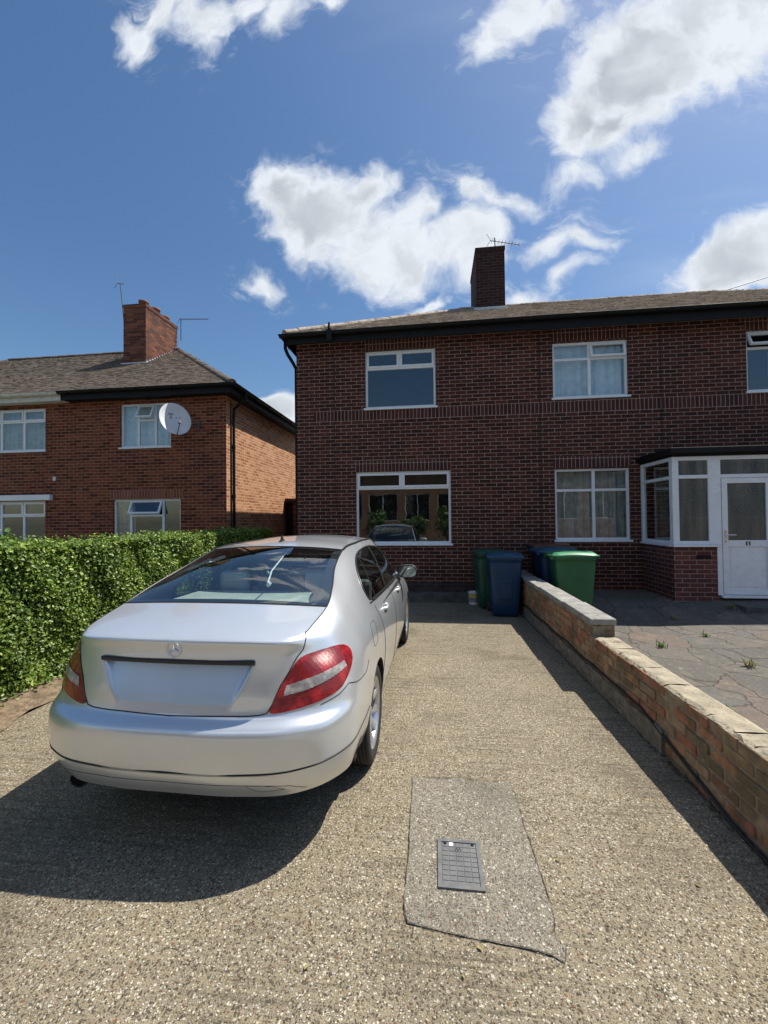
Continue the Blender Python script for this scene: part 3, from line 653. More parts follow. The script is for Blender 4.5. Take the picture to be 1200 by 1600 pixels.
p = MB(); p.box(PX0+.02, PX0+.026, y1+.02, 8.47, 1.215, 2.265); p.box(PX0+.02, PX0+.026, y1+.02, 8.47, 2.305, 2.57); p.build('pane', M_GLASS, pf)
b = MB(); b.bbox(PX0-.10, 7.6, PY-.15, 8.54, 2.665, 2.755, .012); b.bbox(PX0-.02, 7.5, PY-.03, 8.54, 2.62, 2.668, .004); b.build('porch_roof', M_BLACK, hB)
# porch inside: pale reveal of the inner door wall so that the glass shows depth
b = MB(); b.box(5.60, 7.5, PY+.02, PY+.06, .3, 2.62); b.build('side_panel', M_WHITE, hB)
d = MB(); dx0, dx1, dz0, dz1 = 4.668, 5.412, .35, 2.25
ya, yb = PY-.012, PY+.045
ring(d, dx0, dx1, dz0, dz1, ya, yb, .085); d.bbox(dx0+.085, dx1-.085, ya+.002, yb, 1.13, 1.235, .004)
d.bbox(dx0+.085, dx1-.085, ya+.022, yb-.01, dz0+.085, 1.13, .002)
d.bbox(dx0+.12, dx1-.12, ya+.014, ya+.03, dz0+.12, 1.10, .006)
d.bbox(dx0+.02, dx1-.02, ya-.014, ya+.004, dz0+.005, dz0+.045, .004)
door = d.build('door', M_WHITE, hB)
k_ = MB(); ring(k_, dx0-.009, dx1+.009, dz0-.008, dz1+.009, ya+.012, yb+.01, .012); k_.build('door_seal', M_BLACK, door)
p = MB(); p.box(dx0+.08, dx1-.08, PY+.014, PY+.02, 1.228, 2.17); p.build('pane', M_OBS, door)
h = MB(); h.bbox(dx0+.028, dx0+.058, ya-.010, ya+.002, 1.17, 1.40, .004); h.tube([(dx0+.043, ya-.008, 1.325), (dx0+.043, ya-.045, 1.325), (dx0+.06, ya-.05, 1.325), (dx0+.17, ya-.05, 1.322)], .009, 8); h.build('handle', M_CHROME, door)
h = MB(); h.box(dx0+.038, dx0+.048, ya-.012, ya-.0095, 1.195, 1.225); h.build('keyhole', M_BLACK, door)
h = MB()
for ox in (0, .045):
    h.box(5.015+ox, 5.029+ox, ya-.006, ya+.003, 1.152, 1.215); h.box(5.005+ox, 5.016+ox, ya-.006, ya+.003, 1.196, 1.206)
h.build('house_number', M_BLACK, door)
b = MB(); b.bbox(4.72, 5.9, 7.05, PY-.02, .10, .235, .015); st = b.build('doorstep', M_STRIP, hB)

# ---- left-hand pair of red brick houses
YL = 9.4; ZL = 4.62
hC = empty('semi_detached_house', 'red brick end house behind the hedge, hipped roof and satellite dish', 'house', (-7, 9.4, 0))
def mifC(cx, cz): return 1 if (-7.9 < cx < -5.95 and 2.19 < cz < 2.415) else 0
b = MB()
wall_front(b, -8.98, -4.88, 0, ZL, YL, [(-7.62, -6.29, 3.45, 4.52), (-7.81, -6.045, .95, 2.18)], mifC, (2.19, 2.415), (-7.9, -5.95))
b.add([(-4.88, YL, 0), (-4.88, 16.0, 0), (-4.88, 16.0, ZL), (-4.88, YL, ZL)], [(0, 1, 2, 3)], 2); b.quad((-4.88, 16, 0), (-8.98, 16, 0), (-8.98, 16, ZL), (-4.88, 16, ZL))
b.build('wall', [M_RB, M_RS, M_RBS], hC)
window(hC, -7.62, -6.29, 3.45, 4.52, YL, [(0, .34, 0, 1, 'fixed'), (.34, .68, .62, 1, 'open'), (.34, .68, 0, .62, 'fixed'), (.68, 1, 0, 1, 'fixed')], curt=[(0, 1, 0, 1, M_CURT)])
window(hC, -7.81, -6.045, .95, 2.18, YL, [(0, .25, 0, 1, 'fixed'), (.25, .73, .68, 1, 'open'), (.25, .73, 0, .68, 'fixed'), (.73, 1, 0, 1, 'fixed')], curt=[(0, .24, 0, 1, M_CURT2)])
hip_roof(hC, -8.98, -4.54, 9.04, 16.2, 4.80, 7.20, 0, 3.6, M_TILE_L)
b = MB(); b.bbox(-8.98, -4.60, 9.12, 9.15, 4.60, 4.80, .004); b.bbox(-8.98, -4.6, 9.15, 9.42, 4.62, 4.64, .002); b.bbox(-4.62, -4.59, 9.12, 16.1, 4.60, 4.80, .004); b.bbox(-4.90, -4.62, 9.4, 16.1, 4.62, 4.64, .002); b.build('fascia', M_BLACK, hC)
gutter(hC, (-8.98, 9.05, 4.79), (-4.50, 9.05, 4.79), M_BLACK); gutter(hC, (-4.52, 9.02, 4.79), (-4.52, 16.1, 4.79), M_BLACK)
b = MB(); b.tube([(-4.54, 9.72, 4.72), (-4.54, 9.72, 4.62), (-4.66, 9.70, 4.5), (-4.82, 9.68, 4.36), (-4.83, 9.68, 4.2), (-4.83, 9.68, .1)], .034, 10)
for z in (1.0, 2.2, 3.4): b.tube([(-4.83, 9.68, z), (-4.83, 9.68, z+.07)], .044, 10)
b.tube([(-4.865, 9.60, 4.5), (-4.865, 9.60, .2)], .012, 6)
b.build('downpipe', M_BLACK, hC)
M_CHR = brick('chimney_red_brick', (.075, .026, .017), (.15, .05, .03), (.27, .095, .055), (.16, .115, .08), stain=(.05, .032, .025), stain_amt=.75, bump=.008)
chC = chimney(hC, -8.98, -8.27, 11.2, 12.7, 5.7, 8.0, M_CHR, None)
M_TERRA = plain('terracotta', (.20, .075, .045), .8, var=.3)
for yy, hh in ((11.42, .17), (11.95, .22), (12.4, .18)):
    b = MB(); b.lathe([(.13, 7.99), (.12, 8.0+hh*.7), (.14, 8.0+hh*.72), (.14, 8.0+hh), (.10, 8.0+hh), (.10, 8.0)], 14, M=Matrix.Translation((-8.50, yy, 0))); b.build('chimney_pot', M_TERRA, chC)
b = MB(); b.bbox(-9.03, -8.22, 11.155, 11.2, 6.13, 6.27, .004)
for k in range(13):
    y = 11.2+k*.112; b.bbox(-8.27, -8.235, y, y+.110, 6.13+k*.072, 6.32+k*.072, .003)
b.build('flashing', M_LEAD, chC)
b = MB(); b.box(-8.98, -8.94, 9.36, 9.41, 1.2, 1.25); 
b = MB(); b.bbox(-9.44, -9.415, 9.38, 9.41, 2.68, 2.78, .004); b.bbox(-9.40, -9.375, 9.38, 9.41, 2.68, 2.78, .004)
hD = empty('semi_detached_house', 'red brick house at the far left, with white gutter and white lintel board', 'house', (-12, 9.4, 0))
b.build('wall_clip', M_WHITE, hD)
b = MB(); wall_front(b, -17.5, -8.98, 0, ZL, YL, [(-11.55, -9.667, 3.45, 4.52), (-11.55, -9.665, .95, 2.18), (-15.5, -13.6, 3.45, 4.52)], lambda a, c: 0)
b.quad((-17.5, 16, 0), (-17.5, YL, 0), (-17.5, YL, ZL), (-17.5, 16, ZL)); b.build('wall', [M_RB, M_RS], hD)
c4 = [(0, .31, .70, 1, 'sash'), (.31, .655, .70, 1, 'sash'), (.655, 1, .70, 1, 'sash'), (0, .31, 0, .70, 'fixed'), (.31, .655, 0, .70, 'fixed'), (.655, 1, 0, .70, 'fixed')]
window(hD, -11.55, -9.667, 3.45, 4.52, YL, c4, curt=[(0, 1, 0, 1, M_CURT2)]); window(hD, -11.55, -9.665, .95, 2.18, YL, c4)
window(hD, -15.5, -13.6, 3.45, 4.52, YL, c4)
b = MB(); b.bbox(-11.8, -9.45, 9.30, 9.40, 2.195, 2.335, .01); b.build('lintel_board', M_WHITE, hD)
hip_roof(hD, -17.9, -8.98, 9.04, 16.2, 4.80, 7.20, 3.6, 0, M_TILE_L)
b = MB(); b.bbox(-17.9, -8.98, 9.12, 9.15, 4.60, 4.80, .004); b.bbox(-17.9, -8.98, 9.15, 9.42, 4.62, 4.64, .002); b.build('fascia', M_WGUT, hD)
gutter(hD, (-17.9, 9.05, 4.77), (-8.98, 9.05, 4.77), M_WGUT)
yagi('television_aerial', 'short aerial on a tall mast at the left of the red brick chimney', (-9.07, 11.35, 7.5), (-9.20, 11.35, 8.74), (-9.26, 11.33, 8.73), (-9.12, 11.40, 8.74), 2, .03)
yagi('television_aerial', 'long aerial pointing right, at the right of the red brick chimney', (-8.17, 12.75, 7.55), (-8.17, 12.75, 8.28), (-8.2, 12.75, 8.26), (-7.32, 12.95, 8.30), 14, .09)
# overhead wire
b = MB(); b.tube([(6.9, 12.4, 7.5), (9.0, 12.2, 8.0), (12, 12, 8.75)], .012, 5); tag(b.build('overhead_cable', M_ALU), 'grey overhead cable rising to the right above the roof of number 11', 'cable')

# satellite dish
M_DISH = plain('dish_white', (.70, .70, .71), .45, var=.06, nscale=4)
ds = empty('satellite_dish', 'pale grey satellite dish mounted beside the upper window of the red house', 'satellite dish', (-5.55, 9.4, 3.95))
Cd = Vector((-5.90, 8.95, 3.96)); nd = Vector((.74, -.62, .27)).normalized()
q_ = nd.to_track_quat('Z', 'Y').to_matrix().to_4x4(); Md = Matrix.Translation(Cd) @ q_
b = MB(); prof = [(r_, .20*(r_/.40)**2*.40) for r_ in [.001, .08, .16, .24, .32, .40]] + [(.412, .078), (.40, .066)] + [(r_, .20*(r_/.40)**2*.40-.014) for r_ in [.32, .16, .001]]
b.lathe([(r_, h_) for r_, h_ in prof], 40, M=Md @ Matrix.Diagonal((.84, .96, .95, 1)), smooth=True); b.build('dish', M_DISH, ds)
M_MARK = plain('dish_mark', (.22, .16, .19), .6)
b = MB()
def dbox(x0, x1, y0, y1): 
    r2 = ((x0+x1)/2)**2+((y0+y1)/2)**2; h_ = .20*r2/.16*.40; b.box(x0, x1, y0, y1, h_+.004, h_+.008, M=Md)
dbox(-.13, -.02, .13, .15); dbox(-.085, -.065, .03, .13); dbox(-.10, -.05, .03, .045); dbox(-.13, -.115, .11, .13); dbox(-.035, -.02, .11, .13)
b.build('emblem', M_MARK, ds)
for q_ in (.03, .10): b = MB(); dbox(q_, q_+.03, .06, .08); b.build('emblem', M_MARK, ds)
b = MB(); b.tube([Cd - nd*.02, Cd - nd*.06 + Vector((.12, .1, -.12)), (-5.55, 9.36, 3.92)], .018, 8); b.tube([(-5.55, 9.37, 3.80), (-5.55, 9.37, 4.04)], .02, 8); b.build('bracket', M_ALU, ds)
b = MB(); foot = Md @ Vector((0, -.40, .07)); lnb = Cd + nd*.42 + Vector((0, 0, -.22)); b.tube([foot, lnb], .010, 6); b.tube([lnb, lnb - nd*.07], [.035, .03], 10); b.build('receiver_arm', M_ALU, ds)

# garden wall with the dark gate between the houses
gw = empty('gated_wall', 'brick wall with a dark doorway in the gap between the two houses', 'wall', (-3.9, 13.4, 0))
b = MB(); wall_front(b, -4.88, -2.86, 0, 2.35, 13.3, [(-4.86, -4.60, 0, 2.2)], lambda a, c: 0, reveal=.2); b.quad((-4.88, 13.3, 2.35), (-2.86, 13.3, 2.35), (-2.86, 13.5, 2.35), (-4.88, 13.5, 2.35)); b.build('wall', M_RB, gw)
b = MB(); b.bbox(-4.87, -4.58, 13.42, 13.46, 0, 2.2, .004); b.build('door', M_BLACK, gw)
b = MB(); b.bbox(-4.88, -4.30, 13.22, 13.30, 2.2, 2.27, .004); b.build('lintel', M_BLACK, gw)

# houses across the road, seen only mirrored in the panes and the paintwork
for k, xo in enumerate((-16.5, -5.5, 5.5, 16.5)):
    ho = empty('terraced_house', ['orange brick house across the road, leftmost of the four behind the camera', 'orange brick house across the road, facing the parked car', 'orange brick house across the road, facing number 11', 'orange brick house across the road, rightmost of the four behind the camera'][k], 'house', (xo, -15.5, 0))
    b = MB(); wins = [(xo-5.2, xo-3.0, 1.5, 3.6), (xo-2.4, xo-.2, 1.5, 3.6), (xo+.4, xo+2.6, 1.5, 3.6), (xo+3.2, xo+5.2, 1.5, 3.6)]
    wall_front(b, xo-5.5, xo+5.5, 0, 5.2, -15.5, wins, lambda a, c: 0, sgn=1); b.quad((xo-5.5, -15.5, 0), (xo-5.5, -22, 0), (xo-5.5, -22, 5.2), (xo-5.5, -15.5, 5.2)); b.quad((xo+5.5, -22, 0), (xo+5.5, -15.5, 0), (xo+5.5, -15.5, 5.2), (xo+5.5, -22, 5.2))
    b.build('wall', M_OB, ho)
    for q in wins: window(ho, *q, -15.5, [(0, .5, 0, 1, 'fixed'), (.5, 1, 0, 1, 'fixed')], sgn=1, sill=False)
    r_ = MB(); r_.add([(xo-5.5, -15.2, 5.2), (xo+5.5, -15.2, 5.2), (xo+5.5, -18.7, 7.4), (xo-5.5, -18.7, 7.4), (xo-5.5, -22, 5.2), (xo+5.5, -22, 5.2)], [(0, 1, 2, 3), (3, 2, 5, 4)]); r_.build('roof', M_TILE_L, ho)

# ------------------------------------------------------------------ boundary wall
wb = empty('garden_wall', 'low old brick wall between the driveway and the paved forecourt', 'wall', (1.6, 4, 0))
def wx(y): return 1.598 - .0185*y
def wallseg(b, y0, y1, z0, z1, dx0=0, th=.215, n=None, jit=.006, mi=0):
    n = n or max(2, int((y1-y0)/.1125)); rows = max(2, int((z1-z0)/.0375)+1)
    rr = random.Random(int(y0*100))
    def pt(i, j, side):
        y = y0+(y1-y0)*i/n; z = z0+(z1-z0)*j/(rows-1)
        return (wx(y)+dx0+(th if side else 0)+rr.uniform(-jit, jit)*.6, y, z+(rr.uniform(-jit, jit) if j == rows-1 else 0))
    L = [[pt(i, j, 0) for j in range(rows)] for i in range(n+1)]; Rr = [[pt(i, j, 1) for j in range(rows)] for i in range(n+1)]
    b.grid(L, mi, flip=False, smooth=False); b.grid(Rr, mi, flip=True, smooth=False)
    T = [[L[i][-1], tuple((Vector(L[i][-1])+Vector(Rr[i][-1]))/2+Vector((0, 0, rr.uniform(-.5, .5)*jit))), Rr[i][-1]] for i in range(n+1)]; b.grid(T, mi, flip=False, smooth=False)
    for e, fl in ((0, False), (n, True)):
        q = L[e] + Rr[e][::-1]; b.add(q, [tuple(range(len(q))) if fl else tuple(range(len(q)))[::-1]], mi)
M_GMS = []
for nm_, c_ in (('buff', (.38, .25, .14)), ('orange', (.42, .215, .11)), ('red', (.37, .155, .085)), ('dirty', (.22, .155, .09)), ('dull', (.32, .215, .125))):
    mt_, t_, b_ = new_mat(nm_ + '_brick'); g_ = t_.node('ShaderNodeNewGeometry').outputs['Position']
    n1_ = t_.noise(g_, 14, 7, .68); n2_ = t_.noise(g_, 3.2, 6, .65)
    cc_ = t_.ramp(n1_, [(.30, tuple(x*.55 for x in c_)), (.5, c_), (.72, tuple(min(1, x*1.35) for x in c_))])
    cc_ = t_.mix(t_.math('MULTIPLY', t_.smooth(n2_, .46, .62), .75), cc_, (.15, .115, .062))
    cc_ = t_.mix(t_.math('MULTIPLY', t_.smooth(t_.noise(g_, 9, 6, .7), .58, .70), .6), cc_, (.45, .38, .27))
    t_.l.new(cc_, b_.inputs['Base Color']); b_.inputs['Roughness'].default_value = .92; b_.inputs['Specular IOR Level'].default_value = .25
    bp_ = t_.node('ShaderNodeBump', {'Strength': 1., 'Distance': .012, 'Height': t_.noise(g_, 38, 7, .7)}); t_.l.new(bp_.outputs[0], b_.inputs['Normal']); M_GMS.append(mt_)
M_GMORT = plain('eroded_mortar', (.25, .20, .135), .95, var=.45, nscale=10, bump=.01, bscale=60, dirt=(.10, .085, .05))
b = MB(); wallseg(b, 1.75, 4.33, -.02, .470, dx0=.008, th=.20); wallseg(b, -1.3, 1.749, -.02, .550, dx0=.008, th=.20); wallseg(b, 4.331, 8.2, -.02, .582, dx0=.008, th=.20)
b.build('mortar', M_GMORT, wb)
b = MB(); rr = random.Random(11)
for k in range(-1, 8):
    z0_ = .475-(6-k)*.0745 if True else 0
    y = -1.3 - (k % 2)*.1125
    while y < 8.15:
        e = y+.225; ok = k < 6 or (k == 6 and (e < 1.78 or y > 4.30)) or (k == 7 and y > 99)
        ys, ye = max(y, -1.3), min(e, 8.15)
        if k == 6 and y < 4.33: ye = min(ye, 1.75) if y < 1.75 else ye
        if ok and ye-ys > .05 and z0_ > -.06:
            for side_ in (0, 1):
                xa = wx((ys+ye)/2) + (rr.uniform(-.005, .006) if side_ == 0 else .112+rr.uniform(-.005, .004)); g1, g2 = rr.uniform(.003, .008), rr.uniform(.003, .008)
                M_ = Matrix.Translation((xa+.05, (ys+ye)/2, z0_+.037)) @ Matrix.Rotation(rr.uniform(-.012, .012), 4, 'Z') @ Matrix.Rotation(rr.uniform(-.012, .012), 4, 'X')
                h2 = (ye-ys)/2
                b.bbox(-.05, .052, -h2+g1, h2-g2, -.033+rr.uniform(0, .003), .033-rr.uniform(0, .004), rr.uniform(.004, .009), rr.choice([0, 0, 1, 1, 2, 2, 3, 4, 4]), M_)
        y = e
b.build('brickwork', M_GMS, wb)
M_FOOT = plain('rough_footing', (.20, .175, .13), .95, var=.4, nscale=12, bump=.012, bscale=60, dirt=(.09, .075, .05))
b = MB(); wallseg(b, 3.1, 8.15, -.02, .165, dx0=-.016, th=.25, jit=.009); b.build('footing', M_FOOT, wb)
M_MORT = plain('mortar_bed', (.36, .31, .22), .95, var=.3, nscale=9, bump=.012, bscale=50, dirt=(.17, .135, .085))
b = MB(); rr = random.Random(4)
y = -1.3
while y < 4.22:
    L = rr.uniform(.10, .25); 
    if 1.70 < y < 1.76: y = 1.76
    zt = .555 if y < 1.75 else .475
    if y < 1.75 and y+L > 1.75: L = 1.75-y+.001
    x0 = wx(y)
    k = 5; vs = []
    for i in range(k+1):
        yy = y+(L-.006)*i/k
        vs.append([(x0+rr.uniform(.0, .02), yy, zt-.004), (x0+rr.uniform(.02, .045), yy, zt+rr.uniform(.006, .013)), (x0+.11, yy, zt+rr.uniform(.004, .014)), (x0+.19-rr.uniform(.0, .02), yy, zt+rr.uniform(.005, .012)), (x0+.213, yy, zt-.004)])
    b.grid(vs, flip=False, smooth=False); y += L
b.build('mortar_top', M_MORT, wb)
M_COP = plain('coping_concrete', (.30, .29, .26), .9, var=.3, nscale=6, bump=.01, bscale=60, dirt=(.15, .14, .11))
b = MB(); y = 4.31; k = 0
while y < 8.2:
    L = [.86, 1.05, .95, 1.1][k % 4]; e = min(y+L, 8.22); x0 = wx((y+e)/2)
    b.bbox(x0-.012, x0+.232, y+.004, e-.004, .583, .646, .012); y = e; k += 1
b.build('coping', M_COP, wb)
b = MB(); pts = []
for k in range(60):
    y = 8.0 - k*(8.0-1.2)/59
    zz = .20 + .01*math.sin(k*.8) if y > 4.2 else (.20 if y > 3.4 else max(.012, .20*max(0, (y-2.35)/1.05)))
    pts.append((wx(y)-.012-(.0 if y > 2.6 else .04*(2.6-y)), y, zz))
b.tube(pts, .0095, 8); tag(b.build('cable', M_CABLE), 'black cable running low along the driveway side of the brick wall', 'cable')

# ------------------------------------------------------------------ bins
def plastic(name, c): return plain(name, c, .42, var=.18, nscale=5, bump=.0008, bscale=200, dirt=tuple(x*.8+.005 for x in c))
M_BLUE = plastic('blue_plastic', (.003, .034, .095)); M_BLUEL = plastic('blue_lid_plastic', (.012, .075, .14)); M_GREEN = plastic('green_plastic', (.020, .12, .045)); M_DGREEN = plastic('dark_green_plastic', (.015, .075, .045)); M_BROWN = plastic('brown_plastic', (.12, .045, .025)); M_GLID = plastic('green_lid_plastic', (.05, .26, .11))
def wheelie(label, loc, rz, mb_, ml, group='wheeled refuse bins'):
    t = empty('wheelie_bin', label, 'bin', loc, rz, group)
    b = MB(); secs = []
    for z, wx_, y0, y1 in ((.03, .205, -.24, .22), (.06, .22, -.26, .235), (.30, .235, -.275, .25), (.88, .268, -.315, .285), (.93, .270, -.32, .29), (.935, .285, -.335, .30), (.985, .288, -.338, .302)):
        row = []
        cy, hy = (y0+y1)/2, (y1-y0)/2
        for k in range(36):
            a = 2*math.pi*k/36+math.pi/4; e = .22
            row.append((math.copysign(abs(math.cos(a))**e, math.cos(a))*wx_, cy+math.copysign(abs(math.sin(a))**e, math.sin(a))*hy, z))
        row.append(row[0]); secs.append(row)
    b.grid(secs, flip=True); b.add(secs[0][:-1], [tuple(range(36))[::-1]])
    b.bbox(-.10, .10, -.30, -.26, .30, .62, .01); b.build('body', mb_, t, True)
    l = MB(); G = []
    for i in range(17):
        x = -.295+i*.59/16; row = []
        for j in range(15):
            y = -.355+j*.68/14; ed = min(1, (1-abs(x)/.295)*6)*min(1, (1-abs((y+.015)/.34))*6)
            z = 1.005+.038*max(0, ed)**.6 + .018*math.exp(-(x/.16)**2)*(1 if j < 3 else .2) + .012*math.cos((y+.02)*6)
            row.append((x, y, z))
        G.append(row)
    l.grid(G, flip=False); l.bbox(-.297, .297, -.358, .328, .985, 1.012, .01)
    l.build('lid', ml, t, True)
    h = MB(); h.tube([(-.24, .33, .99), (-.24, .37, 1.0), (.24, .37, 1.0), (.24, .33, .99)], .016, 8); h.bbox(-.27, -.21, .29, .36, .94, 1.02, .01); h.bbox(.21, .27, .29, .36, .94, 1.02, .01); h.build('handle', mb_, t, True)
    for sx in (-1, 1):
        w_ = MB(); Mw = Matrix.Translation((sx*.235, .24, .10)) @ Matrix.Rotation(R(90), 4, 'Y'); w_.lathe([(.0, -.028), (.085, -.028), (.10, -.018), (.10, .018), (.085, .028), (.0, .028)], 24, M=Mw); w_.build('wheel', M_RUB, t, True)
    return t
wheelie('blue wheeled bin with a teal blue lid, nearest the end of the brick wall', (1.16, 7.36, 0), R(-3), M_BLUE, M_BLUEL)
wheelie('dark green wheeled bin partly hidden behind the blue bin on the driveway', (1.00, 7.98, 0), R(5), M_DGREEN, M_DGREEN)
wheelie('bright green wheeled bin behind the wall coping, turned sideways on', (2.16, 7.05, .04), R(86), M_GREEN, M_GLID)
wheelie('blue wheeled bin squeezed behind the bright green bin by the window', (2.06, 7.62, .06), R(92), M_BLUE, M_BLUEL)
wheelie('dark wheeled bin with a brown lid against the wall of number 11', (2.12, 8.17, .10), R(88), M_BPL, M_BROWN)
# bucket
bk = empty('bucket', 'white paint bucket with yellow rim standing beside the dark green bin', 'bucket', (.72, 8.12, 0))
b = MB(); b.lathe([(.0, .002), (.085, .002), (.105, .225), (.112, .228), (.112, .245), (.104, .245), (.09, .02)], 28, M=Matrix.Translation((.72, 8.12, 0))); b.build('tub', M_WHITE, bk)
b = MB(); b.lathe([(.1015, .155), (.1045, .205)], 28, M=Matrix.Translation((.72, 8.12, 0))); b.build('yellow_band', plain('yellow', (.55, .42, .06), .5), bk)
b = MB(); b.lathe([(.0915, .05), (.101, .145)], 28, M=Matrix.Translation((.72, 8.12, 0))); b.build('printed_label', plain('printed', (.25, .25, .27), .6, var=.9, nscale=40), bk)
b = MB(); b.tube([(.72+.112*math.cos(a), 8.12-.02-.03*math.sin(a), .235-.07*math.sin(a)) for a in [math.pi*k/12 for k in range(13)]], .0025, 6); b.build('handle', M_ALU, bk)

# ------------------------------------------------------------------ foliage
def leaf_mat(name, c1, c2, c3, rough=.38):
    mt, t, b = new_mat(name)
    at = t.node('ShaderNodeAttribute', attribute_name='rnd').outputs['Fac']
    geo = t.node('ShaderNodeNewGeometry').outputs['Position']
    c = t.ramp(at, [(0, c1), (.55, c2), (.9, c3), (1., tuple(min(1, x*1.3) for x in c3))])
    c = t.mix(t.math('MULTIPLY', t.smooth(t.noise(geo, 3.0, 4), .42, .66), .5), c, c1)
    t.l.new(c, b.inputs['Base Color']); b.inputs['Roughness'].default_value = rough; b.inputs['Specular IOR Level'].default_value = .5
    tr = t.node('ShaderNodeBsdfTranslucent'); t.l.new(t.mix(.5, c, (.18, .26, .03)), tr.inputs[0])
    out = [n for n in t.n if n.type == 'OUTPUT_MATERIAL'][0]
    ms = t.node('ShaderNodeMixShader', {0: .25, 1: b.outputs[0], 2: tr.outputs[0]}); t.l.new(ms.outputs[0], out.inputs[0])
    return mt
M_LEAF = leaf_mat('privet_leaf', (.050, .105, .012), (.15, .25, .030), (.36, .46, .085), .42)
M_LEAF2 = leaf_mat('shrub_leaf', (.06, .13, .025), (.12, .23, .05), (.22, .34, .09))
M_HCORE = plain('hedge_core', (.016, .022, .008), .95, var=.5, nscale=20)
M_BARK = plain('bark', (.10, .075, .05), .9, var=.3)
def leaves(name, P, N, size, mt, parent=None):
    """P positions, N preferred normals (numpy arrays); each leaf is a folded pointed blade"""
    n = len(P); d = rng.normal(size=(n, 3)); nn_ = N + d*.55; nn_ /= np.linalg.norm(nn_, axis=1)[:, None]
    a = np.cross(nn_, rng.normal(size=(n, 3))); a /= np.linalg.norm(a, axis=1)[:, None]; c = np.cross(nn_, a)
    L = size*(.45+1.1*rng.random(n)**1.6)[:, None]; W_ = L*(.30+.12*rng.random(n))[:, None]
    v = np.empty((n, 6, 3)); v[:, 0] = P; v[:, 1] = P + a*L*.35 + c*W_ + nn_*L*.10; v[:, 2] = P + a*L*.75 + c*W_*.75 + nn_*L*.06; v[:, 3] = P + a*L - nn_*L*.08
    v[:, 4] = P + a*L*.75 - c*W_*.75 + nn_*L*.06; v[:, 5] = P + a*L*.35 - c*W_ + nn_*L*.10
    me = bpy.data.meshes.new(name); me.vertices.add(n*6); me.vertices.foreach_set('co', v.reshape(-1))
    i0 = (np.arange(n)*6)[:, None]; f = np.concatenate([i0+np.array([[0, 1, 2, 3]]), i0+np.array([[0, 3, 4, 5]])], 1).reshape(-1)
    me.loops.add(n*8); me.loops.foreach_set('vertex_index', f.astype(np.int32)); me.polygons.add(n*2)
    me.polygons.foreach_set('loop_start', (np.arange(n*2)*4).astype(np.int32)); me.polygons.foreach_set('loop_total', np.full(n*2, 4, np.int32))
    at = me.attributes.new('rnd', 'FLOAT', 'POINT'); r_ = np.repeat(rng.random(n), 6).astype(np.float32); at.data.foreach_set('value', r_)
    me.materials.append(mt); me.update(calc_edges=True); me.validate()
    o = bpy.data.objects.new(name, me); col.objects.link(o)
    if parent is not None:
        o.parent = parent; o.location = -parent.location
    return o
def lump(a, b_, s=1.0):
    return .022*np.sin(a*3.1*s+1)*np.cos(b_*4.3*s+.5) + .020*np.sin(a*7.3*s+b_*5.1*s) + .018*np.sin(a*15*s+2)*np.cos(b_*13*s)
def hedge(label, x0, x1, y0, y1, h, n, mt, size=.034):
    """x1 is the face towards the drive"""
    t = empty('hedge', label, 'hedge', ((x0+x1)/2, (y0+y1)/2, 0))
    A = [(y1-y0)*h, (y1-y0)*(x1-x0), (x1-x0)*h, (x1-x0)*h]; tot = sum(A); Ps, Ns = [], []
    k = int(n*A[0]/tot*1.15); u = rng.random(k)*(y1-y0)+y0; z = .04+rng.random(k)**.9*(h-.04); dd = -np.abs(rng.normal(size=k))*.035 + (rng.random(k) < .03)*rng.random(k)*.07
    rag = np.where(z < .22, rng.normal(size=k)*.05+.03, 0)
    Ps.append(np.stack([x1+lump(u, z)+dd+rag-.05*(1-z/h)**2, u, z+lump(z, u)*.3], 1)); Ns.append(np.tile([.75, 0, .55], (k, 1)))
    k = int(n*A[1]/tot*1.3); u = rng.random(k)*(y1-y0)+y0; x = rng.random(k)*(x1-x0)+x0
    Ps.append(np.stack([x, u, h+lump(u, x)*.6-np.abs(rng.normal(size=k))*.03+(rng.random(k) < .06)*rng.random(k)*.09], 1)); Ns.append(np.tile([.1, 0, 1.], (k, 1)))
    for yy, s_ in ((y0, -1), (y1, 1)):
        k = int(n*A[2]/tot); x = rng.random(k)*(x1-x0)+x0; z = rng.random(k)*h
        Ps.append(np.stack([x, yy+s_*(lump(x, z)-np.abs(rng.normal(size=k))*.03), z], 1)); Ns.append(np.tile([0, s_*.8, .5], (k, 1)))
    leaves('foliage', np.concatenate(Ps), np.concatenate(Ns), size, mt, t)
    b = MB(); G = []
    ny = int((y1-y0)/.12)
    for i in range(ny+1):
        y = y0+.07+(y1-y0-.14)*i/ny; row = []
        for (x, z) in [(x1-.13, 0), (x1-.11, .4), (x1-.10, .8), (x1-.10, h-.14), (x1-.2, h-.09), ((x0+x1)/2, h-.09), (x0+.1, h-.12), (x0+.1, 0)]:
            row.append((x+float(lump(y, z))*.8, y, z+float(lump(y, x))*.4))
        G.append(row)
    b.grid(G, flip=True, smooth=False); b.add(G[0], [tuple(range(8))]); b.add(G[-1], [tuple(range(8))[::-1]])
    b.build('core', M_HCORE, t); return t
hedge('long clipped privet hedge in full sun along the left edge of the driveway', -4.60, -3.84, .6, 7.25, 1.405, 130000, M_LEAF, .031)
hedge('short shaded hedge continuing between the privet hedge and the houses', -4.50, -3.85, 7.33, 9.6, 1.44, 18000, M_LEAF)
